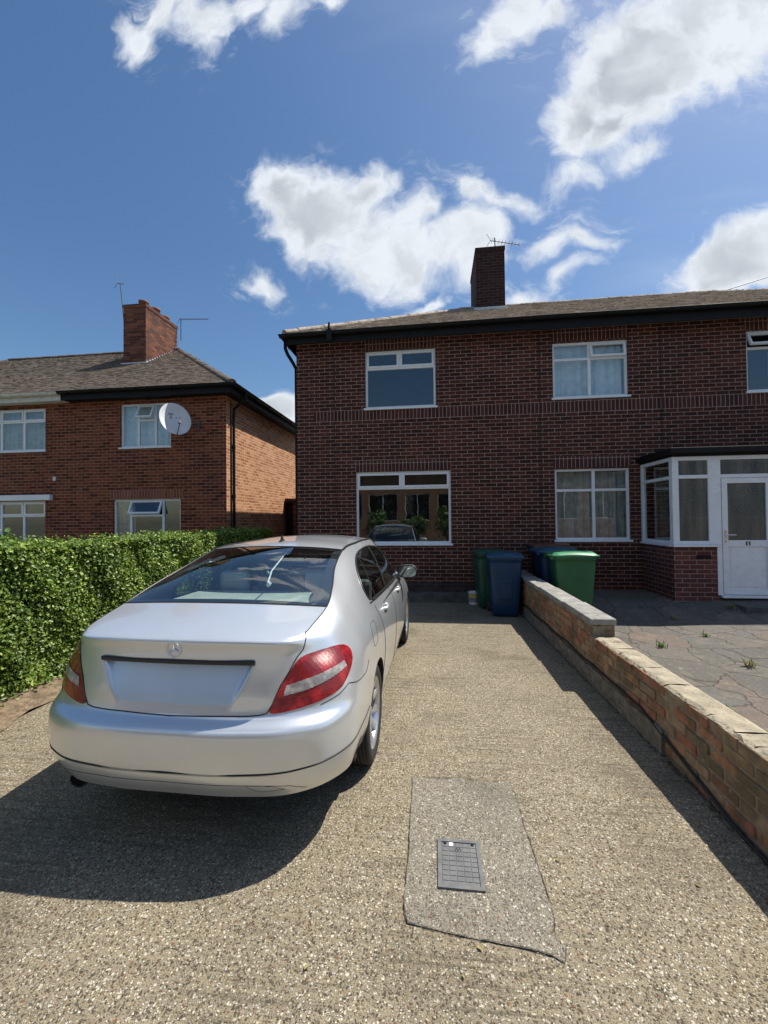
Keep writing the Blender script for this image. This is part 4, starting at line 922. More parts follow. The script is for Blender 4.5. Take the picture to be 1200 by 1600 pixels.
def shrub(name, label, cat, c, r, h, n, mt, size=.05, z0=.3):
    t = empty(name, label, cat, (c[0], c[1], 0)); k = n
    cl = rng.normal(size=(26, 3)); cl /= np.linalg.norm(cl, axis=1)[:, None]; cl = cl*rng.random((26, 1))**.4*np.array([r, r, (h-z0)/2]) + np.array([c[0], c[1], (h+z0)/2])
    idx = rng.integers(0, 26, k); d = rng.normal(size=(k, 3)); d /= np.linalg.norm(d, axis=1)[:, None]
    P = cl[idx] + d*rng.random((k, 1))**.5*r*.33
    leaves('foliage', P, d*.6+np.array([.2, 0, .7]), size, mt, t)
    b = MB()
    for q in cl[::3]:
        m_ = Vector((c[0], c[1], 0)).lerp(Vector(q), .5) + Vector((0, 0, .08)); b.tube([(c[0], c[1], 0), m_, Vector(q)], [.02, .012, .004], 6)
    b.build('stem', M_BARK, t); return t
shrub('garden_shrub', 'leafy light green shrub showing over the hedge at the far left', 'shrub', (-6.35, 5.2), .45, 1.78, 1600, M_LEAF2, .075)
for x_, h_, lb in ((-4.2, 2.3, 'tall'), (-1.4, 1.9, 'wide'), (.9, 2.5, 'pointed')):
    shrub('garden_shrub', lb + ' green shrub in the garden across the road behind the camera', 'shrub', (x_, -12.6), .9, h_, 1200, M_LEAF2, .16)
# weeds on the forecourt and along the drive edges
def tuft(label, x, y, z, n=26, h=.07, group='weeds growing in the paving'):
    b = MB()
    for k in range(n):
        a = random.uniform(0, 6.28); l = h*random.uniform(.5, 1.3); s = random.uniform(.3, 1.4)
        p0 = Vector((x+random.gauss(0, .02), y+random.gauss(0, .02), z)); d = Vector((math.cos(a)*s, math.sin(a)*s, 1)).normalized()
        sd = d.cross(Vector((0, 0, 1))).normalized()*.005; p1 = p0+d*l*.6; p2 = p0+d*l+Vector((0, 0, -.25*l*s))
        b.add([p0-sd, p0+sd, p1+sd*.8, p1-sd*.8, p2], [(0, 1, 2, 3), (3, 2, 4)])
    o = b.build('weed', random.choice([M_WEED, M_WEED2])); tag(o, label, 'weed', group); return o
M_WEED = plain('weed_green', (.14, .22, .05), .7, var=.3, nscale=40); M_WEED2 = plain('weed_dry', (.28, .24, .11), .8, var=.3, nscale=40)
WEEDS = [(3.55, 6.05), (2.05, 4.75), (2.18, 4.55), (2.35, 3.75), (2.75, 5.55), (3.6, 6.9), (4.6, 7.2), (3.05, 3.9), (3.3, 4.9)]
WL = ['green weed tuft in a paving joint near the shadow line', 'weed tuft beside the broken end of the coping', 'dry weed just in front of the tuft by the coping end', 'straggly dry weed in the middle of the forecourt paving', 'small weed between grey slabs beyond the coping end', 'weed in the shaded paving in front of the porch', 'weed tuft at the foot of the white door step', 'low weed in the near right paving', 'weed tuft right of centre in the sunny paving']
for (x, y), l in zip(WEEDS, WL): tuft(l, x, y, fz(x, y)+.004, n=random.randint(20, 45), h=random.uniform(.06, .11), group=None)
b = MB()
for k in range(420):
    y = random.uniform(.8, 8.2); x = (-3.42+abs(random.gauss(0, .22))) if random.random() < .8 else random.uniform(-3.3, 1.4); s = random.uniform(.006, .016); a = random.uniform(0, 6.3)
    p = Vector((x, y, .008)); u_, v_ = Vector((math.cos(a), math.sin(a), .15))*s, Vector((-math.sin(a), math.cos(a), .4))*s*.6
    b.add([p-u_, p+v_, p+u_, p-v_+Vector((0, 0, s*.5))], [(0, 1, 2, 3)])
tag(b.build('fallen_leaves', plain('fallen_leaf', (.20, .17, .06), .8, var=.8, nscale=50)), 'small fallen leaves scattered on the driveway beside the privet hedge', 'leaves', kind='stuff')
# moss and litter along the foot of the wall: uncountable
b = MB()
for k in range(900):
    y = random.uniform(.5, 8.1); x = wx(y)-abs(random.gauss(0, .022)); s = random.uniform(.004, .013); a = random.uniform(0, 6.3)
    p = Vector((x, y, .004)); u_, v_ = Vector((math.cos(a), math.sin(a), .3))*s, Vector((-math.sin(a), math.cos(a), .5))*s
    b.add([p-u_, p+v_, p+u_, p-v_+Vector((0, 0, s))], [(0, 1, 2, 3)])
tag(b.build('ground_litter', plain('litter', (.10, .085, .045), .9, var=.6, nscale=60)), 'dead leaves and moss along the foot of the brick wall', 'litter', kind='stuff')

# ------------------------------------------------------------------ the silver car
# half body as a net of control points: columns run from the rear centre round the corner and along the flank to the nose,
# rows run from the bottom lip up to the inner edge (boot lip, window edge, roof rail, bonnet edge)
def C_(*rows): return rows
CARNET = [
 #  t0                 t1                  t2                 t3                 t4                  t5                  t6                  t7                  t8                  t9
 C_((0,.055,.315),    (0,.010,.39),       (0,-.012,.50),     (0,-.010,.638),     (0,.055,.695),      (0,.068,.79),       (0,.080,.88),       (0,.090,.975),      (0,.086,1.040),     (0,.106,1.054)),
 C_((.35,.065,.315),  (.35,.022,.39),     (.35,.002,.50),    (.35,.004,.638),    (.35,.068,.695),    (.35,.081,.79),     (.34,.094,.88),     (.34,.104,.975),    (.34,.100,1.038),   (.34,.120,1.052)),
 C_((.58,.110,.315),  (.59,.070,.39),     (.60,.050,.50),    (.60,.052,.638),    (.585,.112,.697),   (.575,.130,.79),    (.565,.145,.88),    (.553,.150,.970),   (.562,.150,1.029),   (.556,.175,1.050)),
 C_((.72,.205,.315),  (.738,.160,.39),    (.753,.140,.50),   (.756,.143,.638),   (.735,.192,.70),    (.722,.205,.79),    (.700,.222,.88),    (.672,.240,.955),   (.650,.240,1.020),  (.622,.250,1.058)),
 C_((.805,.34,.31),   (.826,.30,.39),     (.840,.275,.49),    (.843,.280,.635),   (.830,.300,.705),   (.815,.312,.79),    (.79,.325,.88),     (.755,.340,.955),   (.715,.345,1.026),   (.638,.350,1.082)),
 C_((.83,.56,.31),    (.86,.53,.40),      (.878,.51,.50),    (.882,.515,.60),   (.876,.52,.705),    (.864,.525,.79),    (.845,.53,.88),     (.808,.54,.968),    (.745,.55,1.060),   (.652,.56,1.128)),
 C_((.835,.80,.26),   (.865,.80,.36),     (.884,.80,.50),    (.888,.80,.60),    (.884,.80,.705),    (.874,.80,.80),     (.856,.80,.895),    (.815,.80,.99),     (.738,.80,1.10),    (.628,.78,1.205)),
 C_((.835,1.10,.22),  (.865,1.10,.33),    (.884,1.10,.48),   (.889,1.10,.60),   (.886,1.10,.705),   (.876,1.10,.80),    (.858,1.10,.90),    (.812,1.10,1.005),  (.715,1.09,1.17),   (.575,1.06,1.300)),
 C_((.825,1.45,.20),  (.855,1.45,.30),    (.874,1.45,.44),   (.882,1.45,.58),   (.880,1.45,.70),    (.870,1.45,.80),    (.850,1.45,.885),   (.808,1.45,.985),   (.695,1.45,1.22),   (.548,1.43,1.398)),
 C_((.82,1.95,.20),   (.85,1.95,.29),     (.870,1.95,.43),   (.879,1.95,.57),   (.878,1.95,.69),    (.868,1.95,.79),    (.848,1.95,.875),   (.806,1.95,.970),   (.690,1.95,1.235),  (.553,1.93,1.428)),
 C_((.82,2.45,.20),   (.85,2.45,.29),     (.870,2.45,.43),   (.879,2.45,.57),   (.878,2.45,.68),    (.868,2.45,.78),    (.848,2.45,.865),   (.806,2.45,.955),   (.692,2.45,1.225),  (.550,2.42,1.430)),
 C_((.82,2.90,.20),   (.85,2.90,.29),     (.870,2.90,.43),   (.879,2.90,.57),   (.877,2.90,.67),    (.867,2.90,.77),    (.847,2.90,.855),   (.806,2.90,.940),   (.700,2.88,1.185),  (.555,2.84,1.395)),
 C_((.82,3.28,.20),   (.85,3.28,.29),     (.870,3.28,.43),   (.880,3.28,.57),   (.877,3.28,.66),    (.867,3.28,.76),    (.847,3.28,.845),   (.808,3.28,.925),   (.725,3.26,1.060),  (.625,3.22,1.185)),
 C_((.82,3.58,.21),   (.85,3.58,.30),     (.872,3.58,.43),   (.881,3.58,.56),   (.877,3.58,.65),    (.865,3.58,.745),   (.844,3.58,.825),   (.806,3.58,.895),   (.75,3.57,.945),    (.690,3.55,.985)),
 C_((.82,3.90,.22),   (.85,3.90,.31),     (.872,3.90,.43),   (.880,3.90,.55),   (.873,3.90,.645),   (.858,3.90,.730),   (.830,3.90,.800),   (.788,3.90,.858),   (.74,3.90,.898),    (.685,3.88,.925)),
 C_((.80,4.18,.24),   (.825,4.19,.32),    (.842,4.20,.43),   (.846,4.19,.53),   (.838,4.18,.62),    (.818,4.17,.695),   (.785,4.15,.755),   (.745,4.13,.805),   (.70,4.11,.842),    (.655,4.10,.872)),
 C_((.66,4.42,.25),   (.69,4.44,.33),     (.70,4.45,.43),    (.70,4.44,.52),    (.69,4.42,.60),     (.67,4.39,.665),    (.64,4.35,.715),    (.61,4.31,.760),    (.585,4.27,.795),   (.56,4.24,.825)),
 C_((.36,4.53,.25),   (.37,4.555,.33),    (.37,4.565,.43),   (.37,4.555,.52),   (.37,4.535,.60),    (.36,4.50,.665),    (.35,4.46,.710),    (.34,4.41,.750),    (.33,4.36,.782),    (.32,4.31,.808)),
 C_((0,4.56,.25),     (0,4.585,.33),      (0,4.595,.43),     (0,4.585,.52),     (0,4.565,.60),      (0,4.53,.665),      (0,4.49,.705),      (0,4.44,.745),      (0,4.39,.778),      (0,4.34,.802)),
]
NETA = np.array(CARNET, float)                                   # (columns, rows, 3)
SK = np.concatenate([[0], np.cumsum(np.linalg.norm(np.diff(NETA[:, 4], axis=0), axis=1))])
TK = np.array([0, .09, .20, .30, .40, .49, .58, .67, .78, .92])
def cr(K, V, x):
    """non-uniform Catmull-Rom along axis 0 of V at scalar array x"""
    x = np.clip(x, K[0], K[-1]); i = np.clip(np.searchsorted(K, x, 'right')-1, 0, len(K)-2)
    n = len(K); h = np.diff(K); sl = np.diff(V, axis=0)/h.reshape(-1, *[1]*(V.ndim-1)); M = np.empty_like(V)
    hh = h.reshape(-1, *[1]*(V.ndim-1)); M[1:-1] = (sl[:-1]*hh[1:]+sl[1:]*hh[:-1])/(hh[1:]+hh[:-1]); M[0] = sl[0]; M[-1] = sl[-1]
    M[0, ..., 1] *= (0 if V.shape[-1] == 3 and K is SK else 1); M[-1, ..., 1] *= (0 if V.shape[-1] == 3 and K is SK else 1)
    sh = (-1, *[1]*(V.ndim-1)); H_ = h[i].reshape(sh); u = ((x-K[i])/h[i]).reshape(sh)
    return V[i]*(2*u**3-3*u**2+1) + M[i]*H_*(u**3-2*u**2+u) + V[i+1]*(-2*u**3+3*u**2) + M[i+1]*H_*(u**3-u**2)
def Mgrid(S, T):
    A = cr(SK, NETA, S)                                          # (ns, rows, 3)
    B = cr(TK, np.swapaxes(A, 0, 1).copy(), T)                    # (nt, ns, 3)
    return np.swapaxes(B, 0, 1)
def recess(P):
    """number-plate recess in the boot lid: sharp at the top, running out at the bottom"""
    X_, Y_, Z_ = np.abs(P[..., 0]), P[..., 1], P[..., 2]
    zt, zb = .945, .735; f = np.clip((zt-Z_)/(zt-zb), 0, 1); half = .415-.10*f
    ss = lambda v: np.clip(v, 0, 1)**2*(3-2*np.clip(v, 0, 1))
    side = ss((half-X_)/.030); top = ss((zt+.006-Z_)/.014); bot = ss((Z_-.715)/.022)
    d = .045*(1-.93*f)*side*top*bot*(Y_ < .3)
    # crease lines of the bumper
    bl = (Z_ < .70)*(Y_ < .9)
    zc = .455+.03*np.clip((X_-.5)/.4, 0, 1); d = d + bl*(.007*ss((zc-Z_)/.010)*ss((Z_-.2)/.1))
    Q = P.copy(); Q[..., 1] += d; return Q
def MP(s, t):
    s = np.atleast_1d(s); t = np.atleast_1d(t); A = cr(SK, NETA, s); out = np.empty((len(s), 3))
    for k in range(len(s)): out[k] = cr(TK, A[k], t[k:k+1])[0]
    return recess(out)
_S = np.linspace(0, SK[-1], 1500); _T = np.linspace(0, TK[-1], 320); _G = recess(Mgrid(_S, _T))
def inv3(p, mode=3):
    p = np.asarray(p, float)
    if mode == 3: D = ((_G-p)**2).sum(-1)
    elif mode == 'yz': D = ((_G[..., 1]-p[0])**2 + (_G[..., 2]-p[1])**2) + (_G[..., 0] < .45)*9 + ((_S < .9)[:, None])*9*(p[0] > .75) + ((_S > SK[-4])[:, None])*9
    else: D = ((_G[..., 0]-p[0])**2 + (_G[..., 2]-p[1])**2) + (_G[..., 1] > .9)*9
    i, j = np.unravel_index(np.argmin(D), D.shape); return np.array([_S[i], _T[j]])
def poly(pts, mode=3, smooth=0):
    q = [inv3(p, mode) for p in pts]
    for _ in range(smooth):
        r_ = []
        for i in range(len(q)): a, c = q[i], q[(i+1) % len(q)]; r_ += [a*.75+c*.25, a*.25+c*.75]
        q = r_
    return np.array(q)
def dense(q, step=.01, closed=True):
    out = []; n = len(q)
    for i in range(n if closed else n-1):
        a, c = q[i], q[(i+1) % n]; k = max(1, int(np.linalg.norm(c-a)/step))
        for j in range(k): out.append(a+(c-a)*j/k)
    if not closed: out.append(q[-1])
    return np.array(out)
def inside(q, x, y):
    r_ = np.zeros(x.shape, bool); n = len(q)
    for i in range(n):
        a, c = q[i], q[(i+1) % n]
        cond = ((a[1] > y) != (c[1] > y)); xi = (c[0]-a[0])*(y-a[1])/((c[1]-a[1]) if abs(c[1]-a[1]) > 1e-12 else 1e-12)+a[0]
        r_ ^= cond & (x < xi)
    return r_
ARCH_R, AX_R, AX_F, AX_Z = .347, 1.02, 3.78, .325
def arch(yc): return [(yc+ARCH_R*math.cos(a), AX_Z+ARCH_R*math.sin(a)) for a in np.linspace(math.pi*1.06, -math.pi*.06, 40)]
def archpoly(yc):
    q = [inv3(p, 'yz') for p in arch(yc) if p[1] > .21]; a, c = q[0].copy(), q[-1].copy()
    a[1] = -.02; c[1] = -.02; return np.array([a]+q+[c])
A1, A2 = archpoly(AX_R), archpoly(AX_F)
LIGHT = poly([(.618,.21,.955), (.70,.24,.974), (.785,.33,.988), (.828,.42,.970), (.845,.45,.92), (.855,.42,.87), (.838,.33,.812), (.80,.27,.766), (.70,.185,.734), (.585,.125,.712), (.482,.10,.700), (.505,.105,.75), (.548,.115,.84), (.595,.15,.92)], 3, 1)
LCLR = poly([(.572,.12,.833), (.65,.16,.852), (.74,.22,.875), (.822,.34,.900), (.826,.35,.866), (.755,.24,.832), (.65,.16,.800), (.553,.115,.786)], 3)
#
TRK_L = [(-.01,.09,.688), (.25,.09,.688), (.38,.09,.690), (.44,.10,.696), (.478,.10,.708), (.503,.105,.75), (.546,.115,.84), (.592,.15,.92), (.622,.21,.985), (.626,.235,1.03), (.622,.25,1.06)]
trk = [inv3(p) for p in TRK_L]; trk[0][0] = -.05; TRUNK = np.array(trk + [np.array([trk[-1][0], 1.2]), np.array([-.05, 1.2])])
DLO = poly([(1.24,1.030), (1.20,1.10), (1.24,1.17), (1.36,1.255), (1.55,1.325), (1.80,1.360), (2.10,1.372), (2.45,1.362), (2.75,1.325), (3.0,1.235), (3.22,1.120), (3.40,1.005), (3.42,.965), (3.2,.957), (2.6,.972), (1.8,1.000)], 'yz', 1)
BUMP = np.array([[-.05, -.1], [-.05, .392]] + [inv3(p) for p in [(.30,.075,.690), (.48,.10,.698), (.60,.125,.704), (.72,.19,.720), (.80,.26,.746), (.842,.33,.778), (.862,.42,.752), (.872,.48,.745), (.882,.60,.742), (.888,.70,.78)]] + [np.array([inv3((.885, .78, .5))[0], -.1])])
HEAD = poly([(.84,4.14,.70), (.80,4.16,.755), (.70,4.26,.77), (.58,4.38,.755), (.50,4.44,.70), (.52,4.47,.625), (.66,4.42,.60), (.80,4.24,.63)], 3, 1)
GRILL = np.array([inv3(p) for p in [(.40,4.50,.74), (.38,4.52,.66), (.33,4.55,.56)]]); GRILL = np.array([[9, GRILL[0][1]], *GRILL, [9, GRILL[-1][1]]])
FRONTB = np.array([inv3((.86,4.08,.02)), inv3((.84,4.16,.60)), inv3((.66,4.43,.585)), inv3((.36,4.53,.555)), np.array([9, inv3((0,4.57,.555))[1]]), np.array([9, -.1]), np.array([inv3((.86,4.08,.3))[0], -.1])])
PLATE = np.array([[-.05, inv3((0, .1, .926))[1]], inv3((.385, .12, .926)), inv3((.375, .12, .90)), inv3((.318, .1, .752)), inv3((.295, .1, .738)), [-.05, inv3((0, .08, .738))[1]]])
# sampling of the surface, finer at the tail
sS = np.concatenate([np.arange(0, 1.55, .0085), np.arange(1.55, SK[-1], .021), [SK[-1]]]); sT = np.linspace(0, TK[-1], 112)
GS, GT = np.meshgrid(sS, sT, indexing='ij'); cs, ct = (GS[:-1, :-1]+GS[1:, 1:])/2, (GT[:-1, :-1]+GT[1:, 1:])/2
CL = np.zeros(cs.shape, int)
CLS = [(FRONTB, 7), (HEAD, 6), (GRILL, 8), (BUMP, 3), (TRUNK, 2), (LIGHT, 4), (LCLR, 5), (PLATE, 10), (DLO, 9), (A1, -1), (A2, -1)]
for q, k in CLS: CL[inside(q, cs, ct)] = k
# slide border vertices on to the exact outline
V2 = np.stack([GS, GT], -1)
for q, k in CLS:
    ins = inside(q, cs, ct); v_in = np.zeros(GS.shape, bool); v_out = np.zeros(GS.shape, bool)
    for di in (0, 1):
        for dj in (0, 1):
            v_in[di:di+ins.shape[0], dj:dj+ins.shape[1]] |= ins; v_out[di:di+ins.shape[0], dj:dj+ins.shape[1]] |= ~ins
    dq = dense(q, .004)
    for i, j in np.argwhere(v_in & v_out):
        d = ((dq-V2[i, j])**2).sum(1); m_ = d.argmin()
        if d[m_] < .012**2 and 0 <= dq[m_][0] <= SK[-1]:
            t_ = dq[m_].copy(); 
            if i == 0: t_[0] = 0
            if i == GS.shape[0]-1: t_[0] = SK[-1]
            if j == 0: t_[1] = 0
            if j == GS.shape[1]-1: t_[1] = TK[-1]
            V2[i, j] = t_
flat = V2.reshape(-1, 2); BASE = recess(Mgrid(sS, sT)); moved = np.argwhere((np.abs(V2[..., 0]-GS)+np.abs(V2[..., 1]-GT)) > 1e-9)
mv = MP(V2[moved[:, 0], moved[:, 1], 0], V2[moved[:, 0], moved[:, 1], 1]); BASE[moved[:, 0], moved[:, 1]] = mv
def smooth_normals(G):
    du = np.gradient(G, axis=0); dv = np.gradient(G, axis=1); n = np.cross(du, dv); n /= np.linalg.norm(n, axis=-1)[..., None]+1e-12; return n
NRM = smooth_normals(BASE)                                      # sign fixed below
if NRM[5, 30, 1] > 0: NRM = -NRM
def shell(mb, cls, side, off=0.0, mi=0):
    idx = -np.ones(GS.shape, int); P = BASE + NRM*off; vs = []; fs = []
    for i, j in np.argwhere(np.isin(CL, cls)):
        f = []
        for a, c in ((i, j), (i+1, j), (i+1, j+1), (i, j+1)):
            if idx[a, c] < 0: idx[a, c] = len(vs); p = P[a, c]; vs.append((p[0]*side, p[1], p[2]))
            f.append(idx[a, c])
        fs.append(tuple(f) if side > 0 else tuple(f[::-1]))
    mb.add(vs, fs, mi, True)
def weld(o, dist=.0006):
    bm = bmesh.new(); bm.from_mesh(o.data); bmesh.ops.remove_doubles(bm, verts=bm.verts, dist=dist); bmesh.ops.recalc_face_normals(bm, faces=bm.faces); bm.to_mesh(o.data); bm.free()
def line3(q, side=1, off=0.0, closed=False, step=.012, s0=None):
    d = dense(np.array(q), step, closed); d = d[(d[:, 0] >= 0) & (d[:, 0] <= SK[-1]) & (d[:, 1] >= 0) & (d[:, 1] <= TK[-1])]
    P = MP(d[:, 0], d[:, 1]); return [Vector((p[0]*side, p[1], p[2])) for p in P]
def edge9(s): return MP(s, np.full(len(s), TK[-1]))
def coons(cb, ct_, cl, cr_, nu, nv):
    """cb,ct_: (nu,3) bottom/top; cl,cr_: (nv,3) left/right"""
    u = np.linspace(0, 1, nu)[:, None, None]; v = np.linspace(0, 1, nv)[None, :, None]
    return (1-v)*cb[:, None]+v*ct_[:, None]+(1-u)*cl[None]+u*cr_[None]-((1-u)*(1-v)*cb[0]+u*(1-v)*cb[-1]+(1-u)*v*ct_[0]+u*v*ct_[-1])
def mirror_x(A): B = A.copy(); B[..., 0] *= -1; return B

def paint():
    mt, t, b = new_mat('silver_paint')
    geo = t.node('ShaderNodeNewGeometry').outputs['Position']
    c = t.ramp(t.noise(geo, 5, 5, .6), [(.3, (.74, .77, .79)), (.7, (.78, .805, .82))])
    t.l.new(c, b.inputs['Base Color']); b.inputs['Metallic'].default_value = .60; b.inputs['Roughness'].default_value = .36
    b.inputs['Coat Weight'].default_value = 1.0; b.inputs['Coat Roughness'].default_value = .03; b.inputs['Coat IOR'].default_value = 1.5
    b.inputs['Roughness'].default_value = .30
    return mt
M_PAINT = paint()
def lens(name, c, rough=.08, sub=.0):
    mt, t, b = new_mat(name)
    geo = t.node('ShaderNodeNewGeometry').outputs['Position']
    mp = t.node('ShaderNodeMapping', {'Vector': geo, 'Scale': (1, 1, 1)}).outputs[0]
    wv_ = t.node('ShaderNodeTexWave', {'Vector': mp, 'Scale': 60.0, 'Distortion': .8}, bands_direction='Z').outputs['Fac']
    n = t.noise(geo, 14, 3)
    cc = t.mix(wv_, c, tuple(x*.45 for x in c)); cc = t.mix(t.smooth(n, .45, .65), cc, tuple(min(1, x*1.5+.01) for x in c))
    t.l.new(cc, b.inputs['Base Color']); b.inputs['Roughness'].default_value = .25; b.inputs['Coat Weight'].default_value = .7; b.inputs['Coat Roughness'].default_value = .03
    b.inputs['Metallic'].default_value = .05
    bp = t.node('ShaderNodeBump', {'Strength': .5, 'Distance': .002, 'Height': wv_}); t.l.new(bp.outputs[0], b.inputs['Normal']); return mt
M_RED = lens('red_lens', (.30, .002, .006)); M_CLR = lens('clear_lens', (.36, .33, .31)); M_HEADL = lens('headlight_lens', (.6, .62, .65))
M_LEATHER = plain('grey_seat', (.42, .43, .41), .6); M_SHELF = plain('parcel_shelf', (.38, .41, .38), .8); M_LINER = plain('arch_liner', (.012, .012, .013), .9)
M_MIRR = plain('mirror_silver', (.30, .36, .37), .03, metal=1, var=.02)
M_PLATE = plain('blank_plate', (.58, .70, .82), .30, metal=.25, var=.06, nscale=3, coat=.6)
M_SEAM = plain('panel_gap', (.02, .022, .025), .7)

car = empty('car', 'silver four-door saloon parked on the driveway with its boot towards the viewer', 'car', (0, 0, 0))
gap_names = []
# body shell (both sides)
b = MB(); shell(b, [0], 1); shell(b, [0], -1)
# roof
n7 = SK[8]; sR = np.linspace(SK[8], SK[11], 60); L9 = edge9(sR)
def cross(pL, zc, yc, n=41, p=2.2):
    """curve from -x edge to +x edge with the given centre height and y"""
    u = np.linspace(-1, 1, n); k = 1-np.abs(u)**p
    return np.stack([u*pL[0], pL[1]+(yc-pL[1])*k, pL[2]+(zc-pL[2])*k], 1)
rear_top = cross(L9[0], 1.432, 1.33); front_top = cross(L9[-1], 1.442, 2.74)
Lr = L9.copy(); up = np.sin(np.linspace(0, np.pi, 60))*.0
ROOF = coons(rear_top, front_top, mirror_x(L9), L9, 41, 60); u_ = 1-np.linspace(-1, 1, 41)**2; v_ = np.sin(np.linspace(0, np.pi, 60)); ROOF[..., 2] += u_[:, None]*v_[None]*.014
b.grid([[tuple(p) for p in row] for row in ROOF], smooth=True)
# bonnet
sH = np.linspace(SK[13], SK[17], 50); L9h = edge9(sH); wb_ = cross(L9h[0], 1.0, 3.72)
hf = MP(np.linspace(SK[17], SK[18], 21), np.full(21, TK[-1])); hfront = np.concatenate([mirror_x(hf)[:-1], hf[::-1]]) if False else np.concatenate([mirror_x(hf), hf[::-1][1:]])
BON = coons(wb_, hfront, mirror_x(L9h), L9h, 41, 50); BON[..., 2] += (1-np.linspace(-1, 1, 41)**2)[:, None]*np.sin(np.linspace(0, np.pi, 50))[None]*.03
b.grid([[tuple(p) for p in row] for row in BON], smooth=True)
body = b.build('body', M_PAINT, car, True); weld(body)
# boot lid: rear face + deck
b = MB(); shell(b, [2], 1); shell(b, [2], -1)
sE = TRUNK[-3][0]; sD = np.linspace(sE, SK[5], 40); Ld = edge9(sD); sB = np.linspace(0, sE, 21); Lb = edge9(sB); rearc = np.concatenate([mirror_x(Lb)[::-1], Lb[1:]])
gb = cross(Ld[-1], 1.152, .50)
DECK = coons(rearc, gb, mirror_x(Ld), Ld, 41, 40); DECK[..., 2] += (1-np.linspace(-1, 1, 41)**2)[:, None]*np.sin(np.linspace(0, np.pi, 40))[None]*.004
b.grid([[tuple(p) for p in row] for row in DECK], smooth=True)
lid = b.build('boot_lid', M_PAINT, car, True); weld(lid)
b = MB(); shell(b, [10], 1); shell(b, [10], -1); pl_ = b.build('number_plate', M_PLATE, lid, True); weld(pl_)
b = MB(); shell(b, [3], 1); shell(b, [3], -1); rb_ = b.build('rear_bumper', M_PAINT, car, True); weld(rb_)
b = MB(); shell(b, [7], 1); shell(b, [7], -1); weld(b.build('front_bumper', M_PAINT, car, True))
b = MB(); shell(b, [8], 1); shell(b, [8], -1); gr = b.build('grille', M_BPL, car, True); weld(gr)
for sd in (1, -1):
    b = MB(); shell(b, [4, 5], sd, .003); tl = b.build('tail_light', M_RED, car, True); weld(tl)
    b = MB(); shell(b, [5], sd, .006); weld(b.build('clear_band', M_CLR, tl, True))
    b = MB(); shell(b, [6], sd, .003); weld(b.build('headlight', M_HEADL, car, True))
    b = MB(); shell(b, [9], sd, -.004); sg = b.build('side_window', M_CSIDE, car, True); weld(sg)
    b = MB(); P = line3(DLO, sd, closed=True, step=.02); P.append(P[0]); P.append(P[1]); b.tube(P, .009, 8, cap=False); b.build('window_trim', M_BPL, sg, True)
    b = MB(); lo = [q for q in line3([inv3(p, 'yz') for p in [(1.20, 1.026), (1.8, .992), (2.6, .964), (3.2, .949), (3.42, .957)]], sd, step=.02)]; b.tube([p+Vector((sd*.004, 0, -.004)) for p in lo], .006, 6); b.build('chrome_strip', M_BPL, sg, True)
    for (a0, a1, wd) in (((2.12, .985), (2.26, 1.375), .030), ((1.48, 1.012), (1.62, 1.345), .012)):
        qa, qb = inv3(a0, 'yz'), inv3(a1, 'yz'); P = line3([qa, qb], sd, step=.03); 
        vs = []; b = MB()
        for p in P: nrm = Vector((sd*.9, 0, .35)).normalized()*.006; vs += [p+nrm+Vector((0, -wd, 0)), p+nrm+Vector((0, wd, 0))]
        b.add(vs, [(2*i, 2*i+1, 2*i+3, 2*i+2) for i in range(len(P)-1)], 0, True)
        b.build('window_pillar', M_BPL, sg, True)
# wheel-arch lips and liners
for yc, nm in ((AX_R, 'rear'), (AX_F, 'front')):
    for sd in (1, -1):
        b = MB(); pts = [p for p in arch(yc) if p[1] > .225]; G = []
        for (y, z) in pts:
            s_, t_ = inv3((y, z), 'yz'); p = MP(s_, t_)[0]; k = 1.0
            ny, nz = (y-yc)/ARCH_R, (z-AX_Z)/ARCH_R
            G.append([(sd*p[0], p[1], p[2]), (sd*(p[0]-.012), p[1]-ny*.006, p[2]-nz*.006), (sd*(p[0]-.06), p[1]+ny*.01, p[2]+nz*.01), (sd*.60, yc+ny*(ARCH_R+.02), AX_Z+nz*(ARCH_R+.02))])
        b.grid(G, flip=sd < 0); b.build('wheel_arch', [M_LINER], car, True)
# rear glass, windscreen
sG = np.linspace(SK[5], SK[8], 40); Lg = edge9(sG)
RG = coons(gb, rear_top, mirror_x(Lg), Lg, 41, 40); RG[..., 2] += (1-np.linspace(-1, 1, 41)**2)[:, None]*np.sin(np.linspace(0, np.pi, 40))[None]*.046
def subgrid(G, a, c, d, e): return [[tuple(p) for p in row[d:e]] for row in G[a:c]]
b = MB(); b.grid(subgrid(RG, 0, 41, 0, 40)); rg = b.build('rear_window', M_CGLASS, car, True)
b = MB(); RGi = RG.copy(); RGi[..., 2] -= .004
for (a, c, d, e) in ((0, 3, 0, 40), (38, 41, 0, 40), (0, 41, 0, 3), (0, 41, 37, 40)): b.grid(subgrid(RGi, a, c, d, e))
b.build('black_border', M_BPL, rg, True)
b = MB()
for k in range(6, 36, 2): b.tube([tuple(np.array(p)-[0, 0, .003]) for p in RG[4:37, k]], .0006, 3, cap=False)
b.build('heating_wires', M_LINER, rg, True)
sW = np.linspace(SK[11], SK[13], 40); Lw = edge9(sW); WS = coons(front_top, wb_, mirror_x(Lw), Lw, 41, 40); WS[..., 2] += (1-np.linspace(-1, 1, 41)**2)[:, None]*np.sin(np.linspace(0, np.pi, 40))[None]*.03
b = MB(); b.grid(subgrid(WS, 0, 41, 0, 40)); b.build('windscreen', M_CGLASS, car, True)
